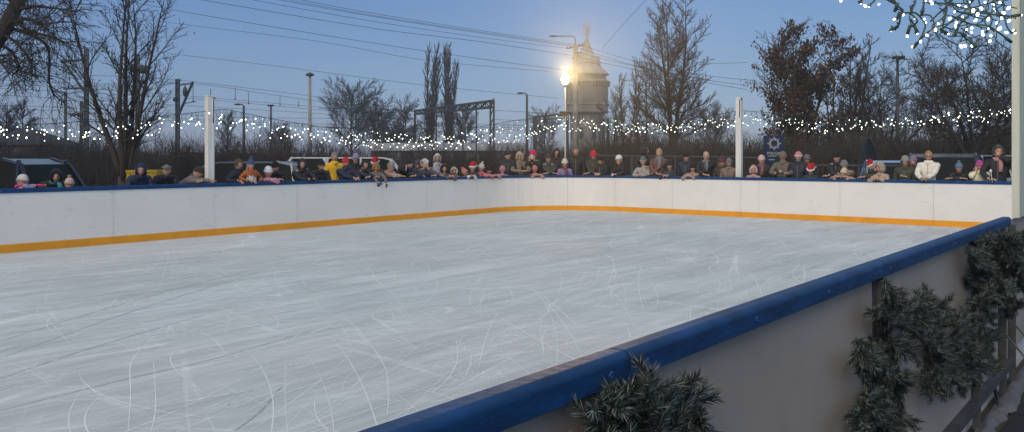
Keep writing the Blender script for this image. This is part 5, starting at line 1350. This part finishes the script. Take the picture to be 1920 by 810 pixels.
    for sx in (-.60, .62):
        for s in (-1, 1):
            wh = MB(); M = Matrix.Rotation(R(90), 4, 'X'); wh.T = Matrix.Translation((sx*h, s*(w2-.10), .32)) @ M; wh.smooth = True
            wh.lathe([(.18, -.09), (.30, -.10), (.32, -.06), (.32, .06), (.30, .10), (.18, .09)], 20); o = wh.build('wheel', TYRE, root)
            wh = MB(); wh.T = Matrix.Translation((sx*h, s*(w2-.02), .32)) @ M; wh.lathe([(.02, -.02), (.19, -.02), (.19, .02), (.02, .03)], 14); wh.build('rim', m_steel, o)
    for s in (-1, 1):
        m = MB(); m.smooth = True; m.ell((h*.93, s*w2*.76, belt*.76), (.14, .17, .08), 10, 6); m.build('headlight', mat('lamp_glass', (.5, .52, .55), .1), root)
        m = MB(); m.box((-h+.02, s*w2*.84, belt*1.0-.12), (.10, .20, .26)); m.build('tail_light', mat('red_lamp', tail, .25), root)
        m = MB(); m.smooth = True; m.ell((h*.36, s*(w2+.07), belt+.08), (.10, .11, .07), 8, 6); m.build('mirror', mat('black_trim', (.015, .015, .016), .4), root)
    m = MB(); m.box((-h-.006, 0, belt*.6), (.02, .52, .11)); m.build('number_plate', mat('plate_white', (.6, .6, .58), .5), root)
    m = MB(); m.box((-h*.98, 0, .34), (.14, W_*.96, .20)); m.box((h*.98, 0, .34), (.14, W_*.96, .20)); m.build('bumper', mat('black_trim', (.015, .015, .016), .4), root)
    return root
def cx_(px, Y): return (px-CX)/F*Y
car('dark blue estate car with red tail light at the far left edge', cx_(-52, 17.6), 17.6, R(171), 4.3, 1.78, zt(301, 16.7)-GF+.03, (.012, .022, .055), 'hatch')
car('silver blue car with sloping windscreen behind the left white post', cx_(434, 22.2), 22.2, R(184), 4.4, 1.8, zt(303.5, 21.5)-GF, (.10, .14, .19), 'hatch')
car('white van behind the row of spectators in the left half', cx_(672, 25.5), 25.5, R(6), 4.0, 1.8, zt(295, 25)-GF, (.62, .64, .66), 'van', cat='van', name='parked_van')
car('black car seen from behind right of the man in the white puffer', cx_(1778, 23.6), 23.6, R(58), 4.3, 1.95, zt(288.5, 21.8)-GF, (.03, .035, .05), 'suv')
car('light blue small car between the tilted Santa hat and the girl in grey', cx_(1668, 25.5), 25.5, R(250), 3.6, 1.6, zt(301.5, 24.5)-GF, (.16, .28, .48), 'hatch')
car('pale grey van behind the girl in the magenta beanie', cx_(1845, 27), 27, R(20), 4.4, 1.8, zt(291, 26)-GF, (.30, .34, .40), 'van', cat='van', name='parked_van')
# blue grey conifer
def conifer():
    Y = 31; root = empty('conifer_shrub', (cx_(1628, Y), Y, GF), 'rounded blue grey columnar conifer behind the fence and the tilted Santa hat', 'shrub'); h = zt(262, Y)-GF; r = random.Random(3)
    m = MB(); m.tube([(0, 0, 0), (0, 0, h*.8)], [.06, .02], 6); m.build('stem', BARK, root); m = MB()
    for k in range(9000):
        t = r.random()**.8; z = h*t; rad = .36*(1-max(0, t-.35)**2*2.1)*(.55+.5*r.random()**.4)*(1 if t > .05 else .6); a = r.uniform(0, 6.28); p = Vector((rad*math.cos(a), rad*math.sin(a), z)); d = Vector((math.cos(a)*.5, math.sin(a)*.5, 1+r.gauss(0, .2))).normalized(); s = d.orthogonal().normalized()*.008
        m.add([p-s, p+s, p+d*r.uniform(.05, .11)], [(0, 1, 2)])
    m.build('foliage', mat('blue_grey_needles', (.06, .10, .15), .8, var=.35, vscale=3), root, False)
conifer()
# ---------------------------------------------------------------- light strings
BULB = mat('lit_bulb', (.9, .92, .85), .3, emit=(.93, 1.0, .82), estr=5.5)
BULB.cycles.emission_sampling = 'NONE' if hasattr(BULB, 'cycles') else 'AUTO'
CORD = mat('green_black_cord', (.018, .03, .026), .5)
def bulb_mesh(r, l, mt=BULB):
    m = MB(); m.smooth = True; m.ell((0, 0, 0), (r, r, l), 8, 6); return m.mesh('bulb', mt)
BM = bulb_mesh(.0082, .0105)
band = [(-80, 232, 262), (0, 232, 262), (60, 238, 266), (150, 232, 264), (230, 230, 262), (300, 222, 256), (393, 212, 240), (420, 208, 240), (500, 225, 258), (600, 242, 270), (700, 247, 278), (800, 252, 280), (870, 248, 280), (950, 232, 270), (1010, 224, 258), (1060, 214, 246), (1110, 222, 246), (1200, 232, 254), (1265, 230, 250), (1330, 222, 244), (1386, 211, 236), (1450, 216, 240), (1500, 220, 246), (1570, 226, 252), (1650, 220, 240), (1750, 212, 238), (1830, 206, 234), (1897, 192, 220), (1990, 175, 200)]
def bp(px, k): return interp([(b[0], b[k]) for b in band], px)
def string(x0, x1, nb, label, seed, dens=None):
    r = random.Random(seed); xs_ = [x0+(x1-x0)*i/24 for i in range(25)]
    def P3(px, y):
        h = wall_hit(max(-60, min(1985, px))); Y = h[0].y+.35*h[2].y; return PX(px, y, Y)
    o0 = P3((x0+x1)/2, bp((x0+x1)/2, 1)); root = empty('light_string', o0, label, 'light string', 'strings of warm white lights hung round the rink')
    cm = MB(); main = [P3(x, bp(x, 1)-4)-o0 for x in xs_]; cm.tube(main, .008, 4)
    pos = []; 
    for i in range(nb):
        px = x0+(x1-x0)*(i+r.random())/nb
        if dens and r.random() > dens(px): px = r.choice([x for x in (r.uniform(x0, x1) for _ in range(30)) if dens(x) > .8] or [px])
        u = min(1, max(0, r.betavariate(1.4, 1.3))); y = bp(px, 1)+(bp(px, 2)-bp(px, 1))*u+r.gauss(0, 1.5)
        top = P3(px+r.gauss(0, 4), bp(px, 1)-4)-o0; p = P3(px, y)-o0+Vector((0, r.gauss(0, .12), 0)); mid = top.lerp(p, .5)+Vector((r.gauss(0, .03), r.gauss(0, .02), 0))
        cm.tube([top, mid, p+Vector((0, 0, .02))], .0035, 3, False); pos.append(p)
    cm.build('cable', CORD, root)
    for p in pos[:100]:
        b = bpy.data.objects.new('bulb', BM); col.objects.link(b); b.parent = root; b.location = p; s = r.choice([.6, .8, 1, 1.2, 1.45]); b.scale = (s,)*3
    if len(pos) > 100:
        m = MB(); m.smooth = True
        for p in pos[100:]: m.ell(p, (.0085,)*3, 8, 6)
        q = m.build('more_bulbs', BULB, root); q['kind'] = 'stuff'
string(-60, 393, 95, 'light string left of the left white post', 1)
string(393, 640, 72, 'light string falling from the left white post towards the white van', 2)
string(640, 850, 100, 'densest low hanging stretch of light string below the poplars', 3)
string(850, 1060, 100, 'light string climbing to the thin floodlight pole from the left', 4)
string(1060, 1225, 78, 'light string just right of the thin floodlight pole, across the tower base', 5)
string(1225, 1386, 62, 'light string rising to the right white post across the tallest tree', 6)
string(1386, 1600, 62, 'light string right of the right white post across the oak', 7)
string(1600, 1935, 98, 'light string rising towards the booth wall at far right', 8)
# near tangle of lights hung overhead at upper right
def tangle():
    r = random.Random(21); Yt = 3.3; o0 = PX(1750, 0, Yt); root = empty('light_tangle', o0, 'close tangle of green cords with bright bulbs hanging into the upper right corner', 'light string')
    m = MB(); m.smooth = True; G = mat('green_cord', (.035, .075, .062), .45, var=.2)
    def q(x, y, dY=0): return PX(x, y, Yt+dY)-o0
    tr = [[(1612, -30), (1614, 0), (1613, 4)], [(1645, -20), (1640, 0), (1632, 8), (1630, 10)], [(1655, -15), (1675, 3), (1690, 18), (1688, 27), (1684, 32)], [(1665, -20), (1680, 8), (1678, 20)],
          [(1688, 27), (1686, 45), (1678, 52), (1670, 56)], [(1690, 25), (1715, 24), (1728, 35), (1735, 48), (1727, 70), (1714, 88)], [(1720, -20), (1716, 5), (1710, 18), (1708, 26)], [(1708, 26), (1720, 40), (1706, 52), (1702, 62)],
          [(1735, -20), (1732, 10), (1728, 28)], [(1728, 28), (1745, 30), (1752, 50), (1740, 60), (1728, 70)], [(1708, 36), (1714, 48), (1720, 60)], [(1745, 40), (1760, 25), (1775, 12), (1790, -10)],
          [(1760, -20), (1775, 10), (1770, 40), (1766, 55), (1775, 62)], [(1766, 55), (1790, 35), (1810, 20), (1830, -10)], [(1800, -20), (1820, 20), (1800, 45), (1790, 66)], [(1830, -20), (1840, 15), (1860, 35), (1850, 60)],
          [(1860, -20), (1870, 20), (1890, 30), (1912, 28)], [(1880, -10), (1885, 40), (1895, 60), (1902, 58)], [(1740, 5), (1780, 8), (1830, 22), (1880, 30)], [(1785, 30), (1820, 45), (1855, 50), (1895, 78)], [(1800, 60), (1815, 75), (1830, 88)], [(1655, -5), (1685, 12), (1692, 20)]]
    for k, l in enumerate(tr):
        d = r.uniform(-.25, .25); P = smooth_path([q(x, y, d+r.uniform(-.04, .04)) for x, y in l], 7) if len(l) > 2 else [q(*c) for c in l]
        m = MB(); m.smooth = True; m.tube(P, .0034, 6)
        if k % 2 == 0: m.tube([p+Vector((r.gauss(0, .004), .01, r.gauss(0, .006))) for p in P], .0026, 5)
        e0, e1 = P[-2], P[-1]; dd = (e1-e0).normalized(); m.tube([e1-dd*.03, e1+dd*.004], .0062, 7); m.build('cord', G, root)
    for k in range(34):
        x, y = r.uniform(1740, 1895), r.uniform(-15, 70); l = [(x, y), (x+r.gauss(0, 14), y+r.uniform(5, 16)), (x+r.gauss(0, 18), y+r.uniform(10, 34))]
        d = r.uniform(-.4, .5); m = MB(); m.smooth = True; m.tube(smooth_path([q(a, b, d) for a, b in l], 6), .0026, 5); m.build('cord', G, root)
    bl = [(1577, 1), (1614, 6), (1622, 11), (1630, 11), (1648, 8), (1670, 57), (1677, 36), (1694, 28), (1701, 68), (1711, 88), (1716, 34), (1720, 63), (1726, 78), (1733, 36), (1736, 42), (1738, 66), (1745, 3), (1754, 56), (1759, 44), (1777, 63), (1781, 35), (1790, 22), (1793, 42), (1792, 48), (1793, 54), (1793, 60), (1812, 55), (1813, 66), (1822, 53), (1822, 61), (1823, 86), (1825, 20), (1829, 38), (1833, 27), (1842, 59), (1843, 65), (1853, 36), (1853, 54), (1856, 77), (1858, 67), (1862, 8), (1864, 17), (1868, 20), (1869, 43), (1872, 55), (1876, 52), (1882, 24), (1891, 15), (1892, 39), (1896, 78), (1900, 57), (1914, 28), (1903, 62), (1802, 87), (1809, 86), (1735, 1), (1748, 7), (1798, 10), (1805, 32), (1847, 4), (1820, 5), (1875, 6), (1887, 61), (1878, 34), (1812, 12), (1840, 16)]
    BM2 = bulb_mesh(.0044, .0068, mat('close_lit_bulb', (.9, .95, .9), .3, emit=(.9, 1, .9), estr=8))
    for x, y in bl:
        b = bpy.data.objects.new('bulb', BM2); col.objects.link(b); b.parent = root; b.location = q(x, y, r.uniform(-.25, .3)); b.rotation_euler = (r.uniform(-1, 1), r.uniform(-1.2, 1.2), 0); b.scale = (r.uniform(.6, 1.15),)*3
tangle()

# ---------------------------------------------------------------- fir garlands on the near boards
N1 = mat('fir_needles_dark', (.008, .018, .016), .6, var=.4, vscale=20)
N2 = mat('fir_needles_green', (.025, .055, .055), .6, var=.4, vscale=20)
N3 = mat('frosted_needles', (.20, .25, .27), .6, var=.3, vscale=20)
N4 = mat('olive_needles', (.045, .05, .03), .6, var=.3, vscale=20)
def nbp(x, y, off):
    d = Vector(((x-CX)/F, 1)); o = NB0+NO*off; den = d.x*DN.y-d.y*DN.x; t = (o.x*DN.y-o.y*DN.x)/den; Y = t; return PX(x, y, Y)
def garland(label, lines, seed, rad=.055, root_px=None):
    r = random.Random(seed); o0 = nbp(*root_px, .1); root = empty('fir_garland', o0, label, 'garland', 'artificial fir garlands tied to the near boards'); m = MB(); st = MB(); st.smooth = True
    for l in lines:
        offs = [r.uniform(.07, .17)+(.17 if x > 1885 else 0) for x, y in l]; P = [nbp(x, y, o)-o0 for (x, y), o in zip(l, offs)]
        P = smooth_path(P, 10) if len(P) > 2 else [P[0].lerp(P[1], i/10) for i in range(11)]
        # forked sub branches
        Ls = sum((P[i+1]-P[i]).length for i in range(len(P)-1)); br = [(P, 1.)]
        for k in range(int(Ls/.050)):
            i = r.randrange(1, len(P)-1); d = (P[i+1]-P[i-1]).normalized(); s = Vector((r.gauss(0, 1), r.gauss(0, 1), r.gauss(0, 1))); s = (s-d*s.dot(d)).normalized(); a = P[i]; L_ = r.uniform(.05, .10)
            br.append(([a+(d*.75+s*.65)*L_*j/5 for j in range(6)], .85))
        for (Q, sc) in br:
            st.tube(Q, .003, 4); n = len(Q)
            for i in range(n-1):
                seg = Q[i+1]-Q[i]; L_ = seg.length
                if L_ < 1e-5: continue
                d = seg.normalized(); o1 = d.orthogonal().normalized(); o2 = d.cross(o1); cnt = int(L_*1500*1.0)+1
                fr = r.random()
                for k in range(cnt):
                    a = r.uniform(0, 6.283); f = r.random(); p = Q[i]+seg*f; out_ = o1*math.cos(a)+o2*math.sin(a); nl = rad*sc*r.uniform(.55, 1.0)
                    if i > n*.7: nl *= .8
                    dd = (out_*.75+d*r.uniform(.5, 1.0)+Vector((0, 0, r.gauss(0, .08)))).normalized(); sd = dd.cross(d).normalized()*.0011
                    e1 = p+dd*nl*.6; e2 = p+dd*nl+d*nl*.12
                    q = r.random(); m.m = 0 if q < .36 else (1 if q < .64 else (2 if q < .82+.12*fr else 3))
                    m.add([p-sd, p+sd, e1+sd, e2, e1-sd], [(0, 1, 2, 3, 4)])
    st.build('wire_stem', mat('garland_wire', (.03, .03, .02), .7), root, False); m.build('needles', [N1, N2, N3, N4], root, False)
garland('fir garland at the bottom middle, its tips reaching the joint of the blue rail', [
 [(1215, 860), (1207, 780), (1227, 708)], [(1225, 850), (1245, 785), (1268, 730)], [(1235, 840), (1275, 770), (1312, 752)], [(1240, 850), (1285, 800), (1322, 792)], [(1235, 880), (1290, 840), (1325, 830)],
 [(1200, 850), (1178, 790), (1165, 745)], [(1195, 860), (1150, 790), (1130, 750)], [(1190, 870), (1140, 815), (1110, 790)], [(1210, 870), (1190, 810), (1185, 780)], [(1250, 870), (1235, 800), (1248, 750)], [(1262, 840), (1270, 790), (1292, 748)], [(1150, 890), (1130, 850), (1105, 830)], [(1160, 810), (1130, 775), (1112, 768)], [(1225, 820), (1215, 770), (1205, 745)], [(1180, 880), (1160, 830), (1150, 800)]], 1, .046, (1215, 860))
garland('largest fir garland, star shaped with a hole in it, tied at the second steel post', [
 [(1658, 525), (1672, 560), (1665, 610), (1645, 650)], [(1672, 560), (1710, 575), (1745, 548)], [(1690, 585), (1740, 580), (1768, 572)], [(1605, 632), (1618, 665), (1650, 660)], [(1640, 650), (1660, 700), (1640, 740), (1608, 778)],
 [(1660, 700), (1688, 750), (1680, 800)], [(1640, 740), (1655, 800), (1650, 830)], [(1612, 765), (1605, 800), (1620, 830)], [(1665, 600), (1700, 610), (1735, 640), (1752, 690), (1742, 728)], [(1640, 660), (1615, 690), (1625, 700)], [(1650, 650), (1670, 665), (1680, 700)],
 [(1670, 640), (1690, 650), (1712, 662)], [(1660, 700), (1690, 712), (1712, 718)], [(1670, 600), (1655, 580), (1650, 600)], [(1600, 810), (1640, 790), (1670, 800)], [(1740, 640), (1755, 620), (1772, 608)], [(1690, 560), (1720, 600), (1760, 600)], [(1625, 740), (1660, 770), (1690, 780)]], 2, .052, (1670, 640))
garland('fir garland between the star shaped one and the lower steel foot of the frame', [
 [(1750, 650), (1790, 640), (1830, 612), (1868, 590)], [(1760, 660), (1800, 665), (1840, 640), (1872, 620)], [(1770, 680), (1820, 690), (1860, 692)], [(1755, 690), (1790, 710), (1812, 728)], [(1790, 610), (1820, 590), (1850, 572)], [(1770, 700), (1765, 720), (1778, 732)], [(1800, 650), (1830, 660), (1862, 655)], [(1750, 700), (1760, 715), (1750, 728)], [(1780, 640), (1800, 620), (1812, 596)], [(1800, 690), (1820, 712), (1830, 720)]], 3, .052, (1800, 660))
garland('topmost fir garland in front of the booth wall at the right edge', [
 [(1843, 446), (1852, 480), (1835, 520), (1868, 552)], [(1812, 522), (1845, 532), (1885, 545)], [(1820, 478), (1860, 472), (1895, 478)], [(1905, 438), (1898, 480), (1902, 535)], [(1892, 590), (1888, 560), (1890, 530)], [(1925, 440), (1905, 465)], [(1850, 500), (1880, 520), (1925, 540)], [(1826, 455), (1850, 450), (1875, 448)], [(1808, 568), (1840, 556), (1850, 540)], [(1880, 480), (1910, 500), (1925, 505)], [(1830, 500), (1860, 505), (1880, 500)], [(1860, 560), (1885, 570), (1915, 575)], [(1870, 450), (1890, 452), (1910, 470)]], 4, .055, (1870, 500))

# ---------------------------------------------------------------- thin winter haze
HAZE = True
if HAZE:
    hz = MB(); hz.box((0, 140, 14.5), (520, 300, 45.4))
    m = bpy.data.materials.new('haze'); m.use_nodes = True; nt = m.node_tree; nt.nodes.clear(); o_ = nt.nodes.new('ShaderNodeOutputMaterial'); v = nt.nodes.new('ShaderNodeVolumePrincipled')
    v.inputs['Color'].default_value = (.9, .93, 1, 1); v.inputs['Density'].default_value = .0018; v.inputs['Anisotropy'].default_value = .75
    nt.links.new(v.outputs[0], o_.inputs['Volume']); hz.build('haze', m)['kind'] = 'stuff'
